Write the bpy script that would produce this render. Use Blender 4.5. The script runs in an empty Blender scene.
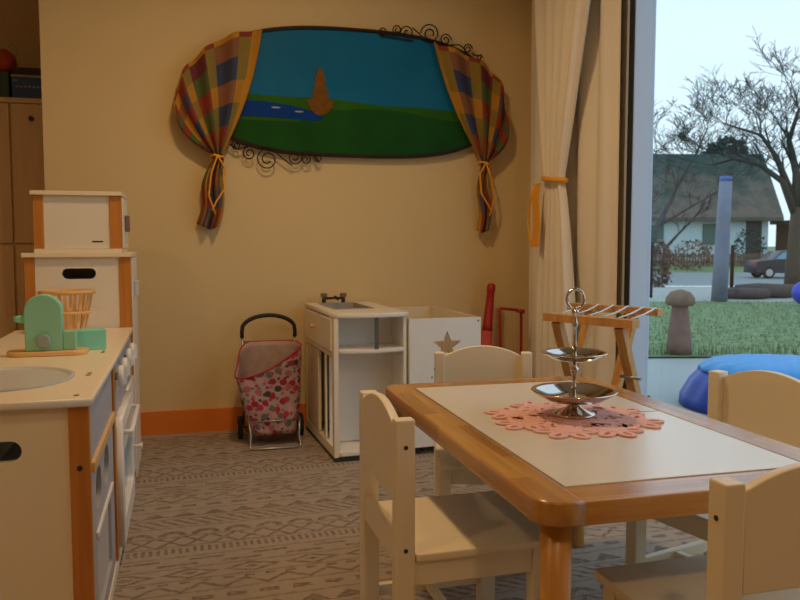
import bpy, bmesh, math, random
from mathutils import Vector, Matrix
R = math.radians
PI = math.pi
sc = bpy.context.scene
C = sc.collection

# ------------------------------------------------------------------ camera
cd = bpy.data.cameras.new('camera'); cam = bpy.data.objects.new('camera', cd); C.objects.link(cam)
cd.lens = 35.1; cd.sensor_width = 36; cd.clip_start = .02; cd.clip_end = 400
cam.location = (0, 0, .95); cam.rotation_euler = (R(90 - 4.18), 0, R(-15.6))
cd.dof.use_dof = True; cd.dof.focus_distance = 2.0; cd.dof.aperture_fstop = 9
sc.camera = cam

# ------------------------------------------------------------------ sky, lamps, exposure
world = bpy.data.worlds.new('sky'); sc.world = world; world.use_nodes = True
wn = world.node_tree.nodes; wl = world.node_tree.links
bg = wn['Background']
tc = wn.new('ShaderNodeTexCoord'); sx = wn.new('ShaderNodeSeparateXYZ'); cr = wn.new('ShaderNodeValToRGB')
wl.new(tc.outputs['Generated'], sx.inputs[0]); wl.new(sx.outputs['Z'], cr.inputs[0]); wl.new(cr.outputs[0], bg.inputs[0])
cr.color_ramp.elements[0].position = 0.0; cr.color_ramp.elements[0].color = (.62, .73, .80, 1)
cr.color_ramp.elements[1].position = .5; cr.color_ramp.elements[1].color = (.58, .72, .86, 1)
e = cr.color_ramp.elements.new(.12); e.color = (.64, .76, .84, 1)
bg.inputs['Strength'].default_value = 1.55
sc.view_settings.view_transform = 'Standard'; sc.view_settings.look = 'None'
sc.view_settings.exposure = 0.0; sc.view_settings.gamma = 1.0
sc.view_settings.use_curve_mapping = False
LAMP_W = [(.40, 2.40, 17.0), (.35, -.45, 9.5), (-1.35, .7, 9.0)]      # ceiling lamps: x, y, watts; the third is an added fill light
LAMP_COL = (1.0, .645, .32)

# ------------------------------------------------------------------ node helpers
def srgb(r, g, b):
    f = lambda c: (c / 255 / 12.92) if c / 255 <= .04045 else ((c / 255 + .055) / 1.055) ** 2.4
    return (f(r), f(g), f(b))

def new_mat(name):
    m = bpy.data.materials.new(name); m.use_nodes = True
    return m, m.node_tree.nodes, m.node_tree.links, m.node_tree.nodes['Principled BSDF']

def mat(name, col, rough=.5, metal=0, noise=.06, scale=12, bump=0, bscale=60, coat=0, crough=.03):
    m, n, l, b = new_mat(name)
    b.inputs['Roughness'].default_value = rough; b.inputs['Metallic'].default_value = metal
    if coat: b.inputs['Coat Weight'].default_value = coat; b.inputs['Coat Roughness'].default_value = crough
    t = n.new('ShaderNodeTexCoord')
    nz = n.new('ShaderNodeTexNoise'); nz.inputs['Scale'].default_value = scale; nz.inputs['Detail'].default_value = 3
    l.new(t.outputs['Object'], nz.inputs['Vector'])
    mx = n.new('ShaderNodeMix'); mx.data_type = 'RGBA'
    mx.inputs[6].default_value = tuple(c * (1 - noise) for c in col) + (1,)
    mx.inputs[7].default_value = tuple(min(1, c * (1 + noise)) for c in col) + (1,)
    l.new(nz.outputs['Fac'], mx.inputs[0]); l.new(mx.outputs[2], b.inputs['Base Color'])
    if bump:
        n2 = n.new('ShaderNodeTexNoise'); n2.inputs['Scale'].default_value = bscale
        l.new(t.outputs['Object'], n2.inputs['Vector'])
        bp = n.new('ShaderNodeBump'); bp.inputs['Strength'].default_value = bump; bp.inputs['Distance'].default_value = .01
        l.new(n2.outputs['Fac'], bp.inputs['Height']); l.new(bp.outputs[0], b.inputs['Normal'])
    return m

def flatpaint(*ks):
    for k_ in ks: M[k_].node_tree.nodes['Principled BSDF'].inputs['Specular IOR Level'].default_value = .08
def wood(name, c1, c2, axis=1, rough=.38, staves=False):
    """pine: fine streaks along an axis, and (optionally) glued staves of slightly different tone"""
    m, n, l, b = new_mat(name)
    b.inputs['Roughness'].default_value = rough
    t = n.new('ShaderNodeTexCoord'); mp = n.new('ShaderNodeMapping')
    s = [28, 28, 28]; s[axis] = 1.6
    mp.inputs['Scale'].default_value = s
    l.new(t.outputs['Object'], mp.inputs['Vector'])
    nz = n.new('ShaderNodeTexNoise'); nz.inputs['Scale'].default_value = 1.6; nz.inputs['Detail'].default_value = 5; nz.inputs['Distortion'].default_value = .6
    l.new(mp.outputs[0], nz.inputs['Vector'])
    r = n.new('ShaderNodeValToRGB'); r.color_ramp.elements[0].position = .3; r.color_ramp.elements[1].position = .72
    r.color_ramp.elements[0].color = c2 + (1,); r.color_ramp.elements[1].color = c1 + (1,)
    l.new(nz.outputs['Fac'], r.inputs[0])
    out = r.outputs[0]
    if staves:
        m2 = n.new('ShaderNodeMapping')
        if axis == 1: m2.inputs['Rotation'].default_value = (0, 0, R(90))
        l.new(t.outputs['Object'], m2.inputs['Vector'])
        bk = n.new('ShaderNodeTexBrick'); bk.inputs['Scale'].default_value = 1
        bk.inputs['Brick Width'].default_value = .27; bk.inputs['Row Height'].default_value = .041
        bk.inputs['Mortar Size'].default_value = .0; bk.inputs['Color1'].default_value = (.60, .52, .44, 1); bk.inputs['Color2'].default_value = (1.0, 1.0, 1.0, 1)
        l.new(m2.outputs[0], bk.inputs['Vector'])
        mx = n.new('ShaderNodeMix'); mx.data_type = 'RGBA'; mx.blend_type = 'MULTIPLY'; mx.inputs[0].default_value = 1
        l.new(out, mx.inputs[6]); l.new(bk.outputs['Color'], mx.inputs[7]); out = mx.outputs[2]
    if staves: b.inputs['Coat Weight'].default_value = .5; b.inputs['Coat Roughness'].default_value = .18
    l.new(out, b.inputs['Base Color'])
    return m

class V:
    """tiny expression wrapper for math nodes"""
    nt = None
    def __init__(s, o): s.o = o
    @staticmethod
    def op(kind, *a):
        nd = V.nt.nodes.new('ShaderNodeMath'); nd.operation = kind
        for i, x in enumerate(a):
            if isinstance(x, V): V.nt.links.new(x.o, nd.inputs[i])
            else: nd.inputs[i].default_value = x
        return V(nd.outputs[0])
    def __add__(s, x): return V.op('ADD', s, x)
    def __sub__(s, x): return V.op('SUBTRACT', s, x)
    def __rsub__(s, x): return V.op('SUBTRACT', x, s)
    def __mul__(s, x): return V.op('MULTIPLY', s, x)
    def __truediv__(s, x): return V.op('DIVIDE', s, x)
    def lt(s, x): return V.op('LESS_THAN', s, x)
    def gt(s, x): return V.op('GREATER_THAN', s, x)
    def fr(s): return V.op('FRACT', s)
    def fl(s): return V.op('FLOOR', s)
    def ab(s): return V.op('ABSOLUTE', s)
    def mx(s, x): return V.op('MAXIMUM', s, x)
    def mn(s, x): return V.op('MINIMUM', s, x)

# ------------------------------------------------------------------ mesh helpers
def link(name, me, m=None, parent=None, loc=(0, 0, 0), rz=0, smooth=False):
    if m is not None and not me.materials: me.materials.append(m)
    if smooth:
        for p in me.polygons: p.use_smooth = True
    o = bpy.data.objects.new(name, me); C.objects.link(o); o.location = loc; o.rotation_euler = (0, 0, rz)
    if parent is not None: o.parent = parent
    return o

class MB:
    """collects shapes into ONE mesh"""
    def __init__(s): s.b = bmesh.new(); s.sm = []
    def box(s, x0, x1, y0, y1, z0, z1, bev=0):
        b = s.b; n0 = len(b.verts)
        if bev:
            t = bmesh.new(); bmesh.ops.create_cube(t, size=1)
            for v in t.verts: v.co = Vector((x0 + (v.co.x + .5) * (x1 - x0), y0 + (v.co.y + .5) * (y1 - y0), z0 + (v.co.z + .5) * (z1 - z0)))
            bmesh.ops.bevel(t, geom=t.edges[:] + t.verts[:], offset=bev, segments=2, affect='EDGES', profile=.6)
            s.merge(t); return s
        vs = [b.verts.new((x, y, z)) for z in (z0, z1) for y in (y0, y1) for x in (x0, x1)]
        for f in ((0, 2, 3, 1), (4, 5, 7, 6), (0, 1, 5, 4), (2, 6, 7, 3), (1, 3, 7, 5), (0, 4, 6, 2)): b.faces.new([vs[i] for i in f])
        return s
    def merge(s, t, mtx=None):
        me = bpy.data.meshes.new('t'); t.to_mesh(me); t.free()
        if mtx is not None: me.transform(mtx)
        s.b.from_mesh(me); bpy.data.meshes.remove(me); return s
    def addmesh(s, me, mtx=None):
        me = me.copy()
        if mtx is not None: me.transform(mtx)
        s.b.from_mesh(me); bpy.data.meshes.remove(me); return s
    def tube(s, pts, r, n=8, cap=True, closed=False):
        b = s.b; pts = [Vector(p) for p in pts]; rs = r if isinstance(r, (list, tuple)) else [r] * len(pts)
        rings = []; N = len(pts); nrm = None
        for i, p in enumerate(pts):
            if closed: d = pts[(i + 1) % N] - pts[i - 1]
            else: d = pts[min(i + 1, N - 1)] - pts[max(i - 1, 0)]
            if d.length < 1e-9: d = Vector((0, 0, 1))
            d.normalize()
            if nrm is None:
                nrm = d.cross(Vector((0, 0, 1)) if abs(d.z) < .9 else Vector((1, 0, 0))).normalized()
            else:
                nrm = (nrm - d * nrm.dot(d));
                nrm = nrm.normalized() if nrm.length > 1e-6 else d.orthogonal().normalized()
            q = d.cross(nrm)
            rings.append([b.verts.new(p + (nrm * math.cos(2 * PI * k / n) + q * math.sin(2 * PI * k / n)) * rs[i]) for k in range(n)])
        for i in range(N if closed else N - 1):
            a, c = rings[i], rings[(i + 1) % N]
            for k in range(n):
                f = b.faces.new((a[k], a[(k + 1) % n], c[(k + 1) % n], c[k])); f.smooth = True
        if cap and not closed:
            b.faces.new(rings[0][::-1]); b.faces.new(rings[-1])
        return s
    def lathe(s, prof, n=32, cx=0, cy=0, closed=False):
        b = s.b; rings = []
        for r, z in prof:
            r = max(r, 1e-4)
            rings.append([b.verts.new((cx + r * math.cos(2 * PI * k / n), cy + r * math.sin(2 * PI * k / n), z)) for k in range(n)])
        for i in range(len(rings) - 1 + (1 if closed else 0)):
            a, c = rings[i], rings[(i + 1) % len(rings)]
            for k in range(n):
                f = b.faces.new((a[k], a[(k + 1) % n], c[(k + 1) % n], c[k])); f.smooth = True
        if not closed:
            b.faces.new(rings[0][::-1]); b.faces.new(rings[-1])
        return s
    def build(s, name, m, parent=None, loc=(0, 0, 0), rz=0, wn=False):
        bmesh.ops.recalc_face_normals(s.b, faces=s.b.faces[:])
        me = bpy.data.meshes.new(name); s.b.to_mesh(me); s.b.free()
        return link(name, me, m, parent, loc, rz)

def plate(loops, th, bev=0, name='plate'):
    """flat sheet in XY with holes (later loops), centred on z=0, thickness th"""
    cu = bpy.data.curves.new(name, 'CURVE'); cu.dimensions = '2D'; cu.fill_mode = 'BOTH'
    cu.extrude = max(th / 2 - bev, .0001); cu.bevel_depth = bev; cu.bevel_resolution = 1; cu.offset = -bev
    for lp in loops:
        sp = cu.splines.new('POLY'); sp.points.add(len(lp) - 1); sp.use_cyclic_u = True
        for i, p in enumerate(lp): sp.points[i].co = (p[0], p[1], 0, 1)
    o = bpy.data.objects.new(name, cu); C.objects.link(o)
    dg = bpy.context.evaluated_depsgraph_get()
    me = bpy.data.meshes.new_from_object(o.evaluated_get(dg)); 
    bpy.data.objects.remove(o); bpy.data.curves.remove(cu)
    me.materials.clear()
    return me

def rect(x0, x1, y0, y1): return [(x0, y0), (x1, y0), (x1, y1), (x0, y1)]
def rrect(x0, x1, y0, y1, r, n=6):
    p = []
    for cx, cy, a in ((x1 - r, y0 + r, -90), (x1 - r, y1 - r, 0), (x0 + r, y1 - r, 90), (x0 + r, y0 + r, 180)):
        for i in range(n + 1): p.append((cx + r * math.cos(R(a + 90 * i / n)), cy + r * math.sin(R(a + 90 * i / n))))
    return p
def ell(cx, cy, a, b, n=28, rot=0):
    return [(cx + a * math.cos(t) * math.cos(rot) - b * math.sin(t) * math.sin(rot), cy + a * math.cos(t) * math.sin(rot) + b * math.sin(t) * math.cos(rot)) for t in (2 * PI * i / n for i in range(n))]
XZ = Matrix(((1, 0, 0, 0), (0, 0, -1, 0), (0, 1, 0, 0), (0, 0, 0, 1)))      # sheet XY -> XZ plane (normal -Y)
YZ = Matrix(((0, 0, 1, 0), (1, 0, 0, 0), (0, 1, 0, 0), (0, 0, 0, 1)))       # sheet XY -> YZ plane (normal +X)
def sheet(loops, th, plane, off, bev=0):
    me = plate(loops, th, bev)
    if plane == 'XZ': me.transform(Matrix.Translation((0, off, 0)) @ XZ)
    elif plane == 'YZ': me.transform(Matrix.Translation((off, 0, 0)) @ YZ)
    else: me.transform(Matrix.Translation((0, 0, off)))
    return me

def thing(name, label, cat, loc=(0, 0, 0), rz=0, group=None):
    o = bpy.data.objects.new(name, None); o.empty_display_size = .1; C.objects.link(o)
    o.location = loc; o.rotation_euler = (0, 0, rz); o['label'] = label; o['category'] = cat
    if group: o['group'] = group
    return o
def tag(o, label, cat, group=None, kind=None):
    o['label'] = label; o['category'] = cat
    if group: o['group'] = group
    if kind: o['kind'] = kind
    return o
def struct(o, label=None, cat=None):
    o['kind'] = 'structure'
    if label: o['label'] = label
    if cat: o['category'] = cat
    return o
def copy_tree(o, parent=None):
    c = o.copy(); C.objects.link(c); c.parent = parent
    for ch in [x for x in bpy.data.objects if x.parent == o and x != c]: copy_tree(ch, c)
    return c
def arcpts(f, n): return [f(i / (n - 1)) for i in range(n)]

# ------------------------------------------------------------------ materials
M = {}
M['wall'] = mat('yellow wall paint', (.76, .59, .31), .85, noise=.03, scale=3, bump=.05, bscale=220)
M['niche'] = mat('brown niche paint', (.74, .54, .33), .85, noise=.03, scale=3)
M['ceil'] = mat('ceiling paint', (.80, .72, .58), .9, noise=.02)
M['base'] = mat('terracotta baseboard paint', (.80, .22, .025), .5, noise=.05, scale=6)
M['trimw'] = mat('pale skirting strip', (.55, .42, .28), .6)
M['winwall'] = mat('window wall paint', (.74, .60, .38), .8, noise=.02)
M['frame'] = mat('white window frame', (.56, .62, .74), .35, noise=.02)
M['gasket'] = mat('black gasket', (.02, .02, .022), .6)
M['white'] = mat('white melamine', (.86, .81, .71), .35, noise=.015)
M['whitecool'] = mat('bright white melamine', (.87, .85, .81), .35, noise=.015)
M['top'] = mat('cream worktop', (.90, .79, .60), .35, noise=.02)
M['chair'] = mat('cream white chair paint', (.92, .81, .60), .42, noise=.03, scale=9)
M['orangewood'] = wood('orange stained wood', (.64, .26, .05), (.50, .18, .03), axis=2, rough=.45)
M['pineY'] = wood('golden pine lengthwise', (.74, .40, .11), (.54, .25, .055), axis=1, staves=True, rough=.24)
M['pineX'] = wood('golden pine crosswise', (.70, .37, .10), (.50, .23, .05), axis=0, staves=True, rough=.24)
M['pineZ'] = wood('golden pine upright', (.74, .39, .11), (.54, .25, .055), axis=2, rough=.35)
M['rackwood'] = wood('rack pine', (.72, .38, .11), (.50, .23, .06), axis=2, rough=.4)
M['laminate'] = mat('off white laminate', (.90, .85, .74), .3, noise=.01, coat=.8, crough=.2)
M['dark'] = mat('dark screw', (.03, .025, .02), .5)
M['hole'] = mat('dark interior', (.05, .035, .025), .8)
M['chrome'] = mat('polished silver', (.66, .60, .54), .07, metal=1, noise=.02)
M['steel'] = mat('brushed steel', (.45, .44, .42), .35, metal=1, noise=.05)
M['pink'] = mat('pink felt', (.92, .52, .45), .95, noise=.10, scale=60, bump=.35, bscale=500)
M['greyplastic'] = mat('grey plastic basin', (.42, .40, .38), .4)
M['darkgrey'] = mat('dark grey strip', (.12, .11, .10), .5)
M['sinkgrey'] = mat('pale grey basin', (.60, .60, .58), .35)
M['greypanel'] = mat('grey blue panel', (.45, .46, .50), .45)
M['mint'] = mat('mint green paint', (.30, .68, .50), .5, noise=.03)
M['mintlight'] = mat('turquoise paint', (.26, .76, .60), .5, noise=.03)
M['dial'] = mat('lavender grey dial', (.34, .40, .42), .5)
M['birch'] = wood('light toy wood', (.88, .56, .25), (.76, .44, .16), axis=0)
M['cupboard'] = wood('cupboard veneer', (.82, .58, .36), (.74, .51, .30), axis=2, rough=.5)
M['black'] = mat('black foam', (.02, .018, .018), .6)
M['blackiron'] = mat('dark wrought iron', (.035, .022, .015), .45)
M['red'] = mat('dark red plastic', (.42, .015, .015), .35)
M['redpink'] = mat('pinkish red plastic', (.62, .10, .09), .4)
M['ribbon'] = mat('orange yellow ribbon', (.95, .42, .03), .7, noise=.08)
M['curtain'] = mat('cream curtain fabric', (.90, .84, .73), .9, noise=.04, scale=5, bump=.1, bscale=300)
M['hem'] = mat('yellow fabric', (.85, .42, .03), .85, noise=.1, scale=20)
M['bluebox'] = mat('navy box', (.02, .08, .28), .5)
M['tealbox'] = mat('dark green box', (.03, .07, .06), .5)
M['paleprint'] = mat('pale print', (.30, .30, .32), .6)
M['cord'] = mat('white cord', (.75, .72, .68), .7)
M['redball'] = mat('red ball', (.5, .07, .02), .6)

# ------------------------------------------------------------------ carpet (procedural woven bands)
def carpet():
    m, n, l, b = new_mat('banded carpet'); b.inputs['Roughness'].default_value = .95
    V.nt = m.node_tree
    t = n.new('ShaderNodeTexCoord'); mp = n.new('ShaderNodeMapping'); mp.inputs['Rotation'].default_value = (0, 0, R(-2.2))
    l.new(t.outputs['Object'], mp.inputs['Vector'])
    wob = n.new('ShaderNodeTexNoise'); wob.inputs['Scale'].default_value = 40; l.new(mp.outputs[0], wob.inputs['Vector'])
    sp = n.new('ShaderNodeSeparateXYZ'); l.new(mp.outputs[0], sp.inputs[0])
    x = V(sp.outputs['X']) + (V(wob.outputs['Color']) - .5) * .010; y = V(sp.outputs['Y']) + (V(wob.outputs['Fac']) - .5) * .016
    B = .086                                  # height of one band
    q = (y + .012) / B; band = q.fl(); tt = q.fr(); k = (band / 9.0).fr() * 9.0
    def tri(v): return ((v.fr()) - .5).ab() * 2.0
    def isb(i): return (k - float(i)).ab().lt(.4)
    ed = (tt.lt(.07)).mx(tt.gt(.93))
    # arches
    fx = (x / .105).fr() - .5; d = V.op('SQRT', fx * fx + (tt - .12) * (tt - .12) * .8)
    p0 = (d - .33).ab().lt(.11) * tt.gt(.12)
    # crossing zigzags (diamonds)
    p1 = (tri(x / .17) - tt).ab().lt(.10).mx((tri(x / .17 + .5) - tt).ab().lt(.10))
    # comb ticks
    p2 = (x / .022).fr().lt(.5) * tt.gt(.35) * tt.lt(.85)
    # broken bars
    p3 = (((x / .19).fr()).lt(.62) * ((tt - .3).ab().lt(.09))).mx(((x / .19 + .5).fr()).lt(.55) * (tt - .7).ab().lt(.08))
    # eye shapes
    fe = (x / .18).fr() - .5; de = fe.ab() * .9 + (tt - .5).ab()
    p4 = (de - .36).ab().lt(.07).mx(de.lt(.13))
    # chunky steps + zigzag
    p5 = (tri(x / .12) * .5 + .12 - tt).ab().lt(.09).mx((x / .06).fr().lt(.5) * (tt - .8).ab().lt(.08))
    p6 = (x / .09).fr().lt(.6) * (tt - .5).ab().lt(.13)
    p7 = (tri(x / .1) * .6 + .2 - tt).gt(0.0) * (tt.gt(.2))
    p8 = ((x / .045 + tt * 2.0).fr()).lt(.45) * tt.gt(.15) * tt.lt(.9)
    acc = ed * .6
    for i, p in zip((3, 2, 1, 0, 8, 7, 6, 5, 4), (p0, p1, p2, p3, p4, p5, p6, p7, p8)): acc = acc.mx(isb(i) * p)
    nz = n.new('ShaderNodeTexNoise'); nz.inputs['Scale'].default_value = 420; nz.inputs['Detail'].default_value = 2; l.new(mp.outputs[0], nz.inputs['Vector'])
    n2 = n.new('ShaderNodeTexNoise'); n2.inputs['Scale'].default_value = 3.0; l.new(mp.outputs[0], n2.inputs['Vector'])
    ms = n.new('ShaderNodeMapping'); ms.inputs['Scale'].default_value = (25, 320, 1); l.new(mp.outputs[0], ms.inputs['Vector'])
    n3 = n.new('ShaderNodeTexNoise'); n3.inputs['Scale'].default_value = 1; n3.inputs['Detail'].default_value = 3; l.new(ms.outputs[0], n3.inputs['Vector'])
    n4 = n.new('ShaderNodeTexNoise'); n4.inputs['Scale'].default_value = 55; n4.inputs['Detail'].default_value = 3; l.new(mp.outputs[0], n4.inputs['Vector'])
    fac = acc * (V(n4.outputs['Fac']) * 2.2 - .35).mx(0.0).mn(1.0) * .85 + (V(nz.outputs['Fac']) - .5) * 1.0 + (V(n3.outputs['Fac']) - .5) * 1.7 + .08 + (V(n2.outputs['Fac']) - .5) * .3
    mx = n.new('ShaderNodeMix'); mx.data_type = 'RGBA'; mx.clamp_factor = True
    mx.inputs[6].default_value = (.44, .36, .29, 1); mx.inputs[7].default_value = (.17, .125, .09, 1)
    l.new(fac.o, mx.inputs[0]); l.new(mx.outputs[2], b.inputs['Base Color'])
    bp = n.new('ShaderNodeBump'); bp.inputs['Strength'].default_value = .5; bp.inputs['Distance'].default_value = .004
    l.new(nz.outputs['Fac'], bp.inputs['Height']); l.new(bp.outputs[0], b.inputs['Normal'])
    return m
M['carpet'] = carpet()

def glass_mat():
    m = bpy.data.materials.new('window glass'); m.use_nodes = True; n = m.node_tree.nodes; l = m.node_tree.links
    n.clear(); o = n.new('ShaderNodeOutputMaterial'); t = n.new('ShaderNodeBsdfTransparent'); g = n.new('ShaderNodeBsdfGlossy')
    t.inputs[0].default_value = (.93, .97, .98, 1); g.inputs['Roughness'].default_value = .02
    x = n.new('ShaderNodeMixShader'); x.inputs[0].default_value = .035
    l.new(t.outputs[0], x.inputs[1]); l.new(g.outputs[0], x.inputs[2]); l.new(x.outputs[0], o.inputs[0])
    return m
M['glass'] = glass_mat()

# ------------------------------------------------------------------ room shell
YB = 3.96; XW = 1.84; ZC = 2.62
o = MB().box(-2.3, XW + .12, -2.6, 5.0, -.08, 0).build('floor', M['carpet']); struct(o, 'grey brown carpet with woven bands of arches, zigzags and diamonds', 'floor')
o = MB().box(-2.3, XW + .12, -2.6, 5.0, ZC, ZC + .1).build('ceiling', M['ceil']); struct(o)
o = MB().box(-.607, XW + .12, YB, 5.0, 0, ZC).build('wall_back', M['wall']); struct(o, 'warm yellow painted back wall behind the play corner', 'wall')
o = MB().box(-2.3, -.607, 4.9, 5.0, 0, ZC).build('wall_niche', M['niche']); struct(o)
o = MB().box(-2.42, -2.3, -2.6, 5.0, 0, ZC).build('wall_left', M['wall']); struct(o)
o = MB().box(-2.42, XW + .12, -2.72, -2.6, 0, ZC).build('wall_front', M['wall']); struct(o)
WY0, WY1 = .55, 2.99                     # opening in the window wall
o = MB().box(XW, XW + .12, WY1, YB, 0, ZC).box(XW, XW + .12, -2.6, WY0, 0, ZC).box(XW, XW + .12, WY0, WY1, 2.42, ZC).box(XW, XW + .12, WY0, WY1, 0, .06).build('wall_right', M['winwall']); struct(o)
o = MB().box(-.607, XW, YB - .014, YB, .012, .127, .002).build('baseboard_back', M['base']); struct(o, 'orange painted baseboard along the back wall', 'baseboard')
o = MB().box(-.607, XW, YB - .02, YB, 0, .012).build('trim_1', M['trimw']); struct(o)
o = MB().box(XW - .014, XW, 2.98, YB - .02, 0, .127, .002).build('baseboard_right', M['base']); struct(o)

def window(name, y0, y1, gasket_far):
    w = MB()
    fx0, fx1 = XW - .01, XW + .09
    w.box(fx0, fx1, y1 - .065, y1, .06, 2.42, .006).box(fx0, fx1, y0, y0 + .095, .06, 2.42, .006)
    w.box(fx0, fx1, y0 + .095, y1 - .065, .06, .16).box(fx0, fx1, y0 + .095, y1 - .065, 2.32, 2.42)
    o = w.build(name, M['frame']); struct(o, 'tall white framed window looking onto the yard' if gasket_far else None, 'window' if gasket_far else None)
    g = MB().box(XW + .07, XW + .074, y0 + .095, y1 - .065, .16, 2.32).build('pane', M['glass'], o)
    if gasket_far: MB().box(XW - .014, XW - .0101, y1 - .064, y1 - .028, .06, 2.42).build('gasket', M['gasket'], o)
    return o
window('window_1', WY0, WY1, True)

# ceiling lamps (above the frame): a round white fitting with a glowing disc light under it; the third is an unseen fill, added to brighten kitchen end and cupboard
for i, (lx, ly, pw) in enumerate(LAMP_W):
    t = thing('ceiling_lamp', 'round white ceiling lamp above the %s' % (('play corner', 'near end of the room', 'tall cupboard side, added unseen as fill light')[i]), 'lamp', (lx, ly, ZC))
    MB().lathe([(.17, 0), (.175, -.05), (.165, -.055), (.155, -.02), (.01, -.02)], 40).build('housing', M['whitecool'], t)
    ld = bpy.data.lights.new('lamp_light', 'AREA'); ld.shape = 'DISK'; ld.size = .20; ld.energy = pw; ld.color = LAMP_COL
    lo = bpy.data.objects.new('lamp_light', ld); C.objects.link(lo); lo.parent = t; lo.location = (0, 0, -.03)

# ------------------------------------------------------------------ outdoors
def out(a, s, z=0):        # yard frame: a metres along the fence line, s metres out from the building corner
    return Vector((a * math.cos(R(15.6)) + s * math.sin(R(15.6)), -a * math.sin(R(15.6)) + s * math.cos(R(15.6)), z))
YR = R(-15.6)
def gz(s):                 # the ground falls gently behind the yard
    pts = [(0, 0), (15, -.02), (22, -.35), (32, -.8), (46, -.75), (55, -.4), (90, 0), (200, 1)]
    for (a, b), (c, d) in zip(pts, pts[1:]):
        if a <= s <= c: return b + (d - b) * (s - a) / (c - a)
    return 0
M['patio'] = mat('pale concrete', (.34, .37, .37), .7, noise=.08, scale=2.5)
M['gravel'] = mat('pale gravel', (.36, .37, .34), .9, noise=.5, scale=30)
M['road'] = mat('grey asphalt', (.22, .25, .26), .85, noise=.15, scale=3)
def grassmat():
    m, n, l, b = new_mat('lawn'); b.inputs['Roughness'].default_value = .9
    t = n.new('ShaderNodeTexCoord'); a = n.new('ShaderNodeTexNoise'); a.inputs['Scale'].default_value = 9; a.inputs['Detail'].default_value = 6
    l.new(t.outputs['Object'], a.inputs['Vector']); r = n.new('ShaderNodeValToRGB')
    r.color_ramp.elements[0].position = .32; r.color_ramp.elements[0].color = (.07, .13, .04, 1)
    r.color_ramp.elements[1].position = .7; r.color_ramp.elements[1].color = (.24, .32, .15, 1)
    l.new(a.outputs['Fac'], r.inputs[0]); l.new(r.outputs[0], b.inputs['Base Color']); return m
M['grass'] = grassmat()
M['brownhedge'] = mat('brown hedge', (.16, .10, .07), .9, noise=.4, scale=6)

def strip(name, s0, s1, m, a0=-12, a1=40, n=6, dz=0, jag=0):
    rnd = random.Random(3); b = bmesh.new(); rows = []
    for i in range(n + 1):
        s = s0 + (s1 - s0) * i / n; row = []
        for j in range(61):
            a = a0 + (a1 - a0) * j / 60
            ss = s + (rnd.uniform(-jag, jag) if i in (0, n) else 0)
            p = out(a, ss, gz(s) + dz)
            row.append(p)
        rows.append(row)
    def ok(p): return p.x > XW + .13
    vs = [[b.verts.new((max(p.x, XW + .125), p.y, p.z)) for p in row] for row in rows]
    for i in range(n):
        for j in range(60):
            q = (vs[i][j], vs[i][j + 1], vs[i + 1][j + 1], vs[i + 1][j])
            if all(v.co.x <= XW + .131 for v in q): continue
            b.faces.new(q)
    me = bpy.data.meshes.new(name); b.to_mesh(me); b.free()
    return struct(link(name, me, m))
strip('patio', -14, 6.7, M['patio'], dz=-.02, n=20)
strip('lawn', 6.55, 12.9, M['grass'], dz=-.005, n=8, jag=.05)
strip('gravel_bed', 12.8, 18, M['gravel'], dz=-.012, n=8, jag=.1, a1=60)
strip('yard_ground', 18, 31, M['gravel'], a0=-20, a1=70, n=10, dz=-.02)
strip('road', 31, 45, M['road'], a0=-30, a1=90, n=6)
strip('verge', 45, 52, M['grass'], a0=-30, a1=90, n=4)
strip('far_ground', 52, 130, M['grass'], a0=-60, a1=180, n=8)

def pt(px, s, z=None):     # lateral offset a from a bearing number, for readability of the layout table
    return (px - 400) / 780 * s
def grass_blades():
    rnd = random.Random(5); b = bmesh.new()
    for i in range(9000):
        s = 6.62 + 6.2 * rnd.random() ** 1.6; a = rnd.uniform(1.7, 8.5)
        p = out(a, s, -.006)
        if any((p - out(pt(c_, d_), d_, -.006)).length < e_ for c_, d_, e_ in ((681, 6.75, .16), (806, 12, .25))): continue
        h = rnd.uniform(.015, .045) * (2.4 if s < 6.8 else 1); an = rnd.uniform(0, PI); w = .006
        d = Vector((math.cos(an) * w, math.sin(an) * w, 0)); tp = Vector((rnd.uniform(-.02, .02), rnd.uniform(-.02, .02), h))
        b.faces.new([b.verts.new(p - d), b.verts.new(p + d), b.verts.new(p + tp)])
    me = bpy.data.meshes.new('grass'); b.to_mesh(me); b.free()
    tag(link('grass', me, M['grass']), 'green lawn grass beyond the patio outside the window', 'grass', kind='stuff')
grass_blades()

# mushroom sculpture
M['greywood'] = mat('weathered brown wood', (.22, .125, .10), .8, noise=.35, scale=14)
M['mossy'] = mat('mossy brown cap', (.20, .135, .09), .85, noise=.4, scale=20)
t = thing('mushroom_sculpture', 'carved wooden mushroom standing at the edge of the lawn', 'garden sculpture', out(pt(681, 6.75), 6.75, -.02))
MB().lathe([(.11, 0), (.105, .1), (.085, .28), (.07, .40), (.066, .47)], 24).build('stem', M['greywood'], t)
MB().lathe([(.05, .425), (.105, .43), (.125, .455), (.12, .50), (.085, .545), (.03, .565), (.005, .57)], 24).build('cap', M['mossy'], t)

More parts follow.
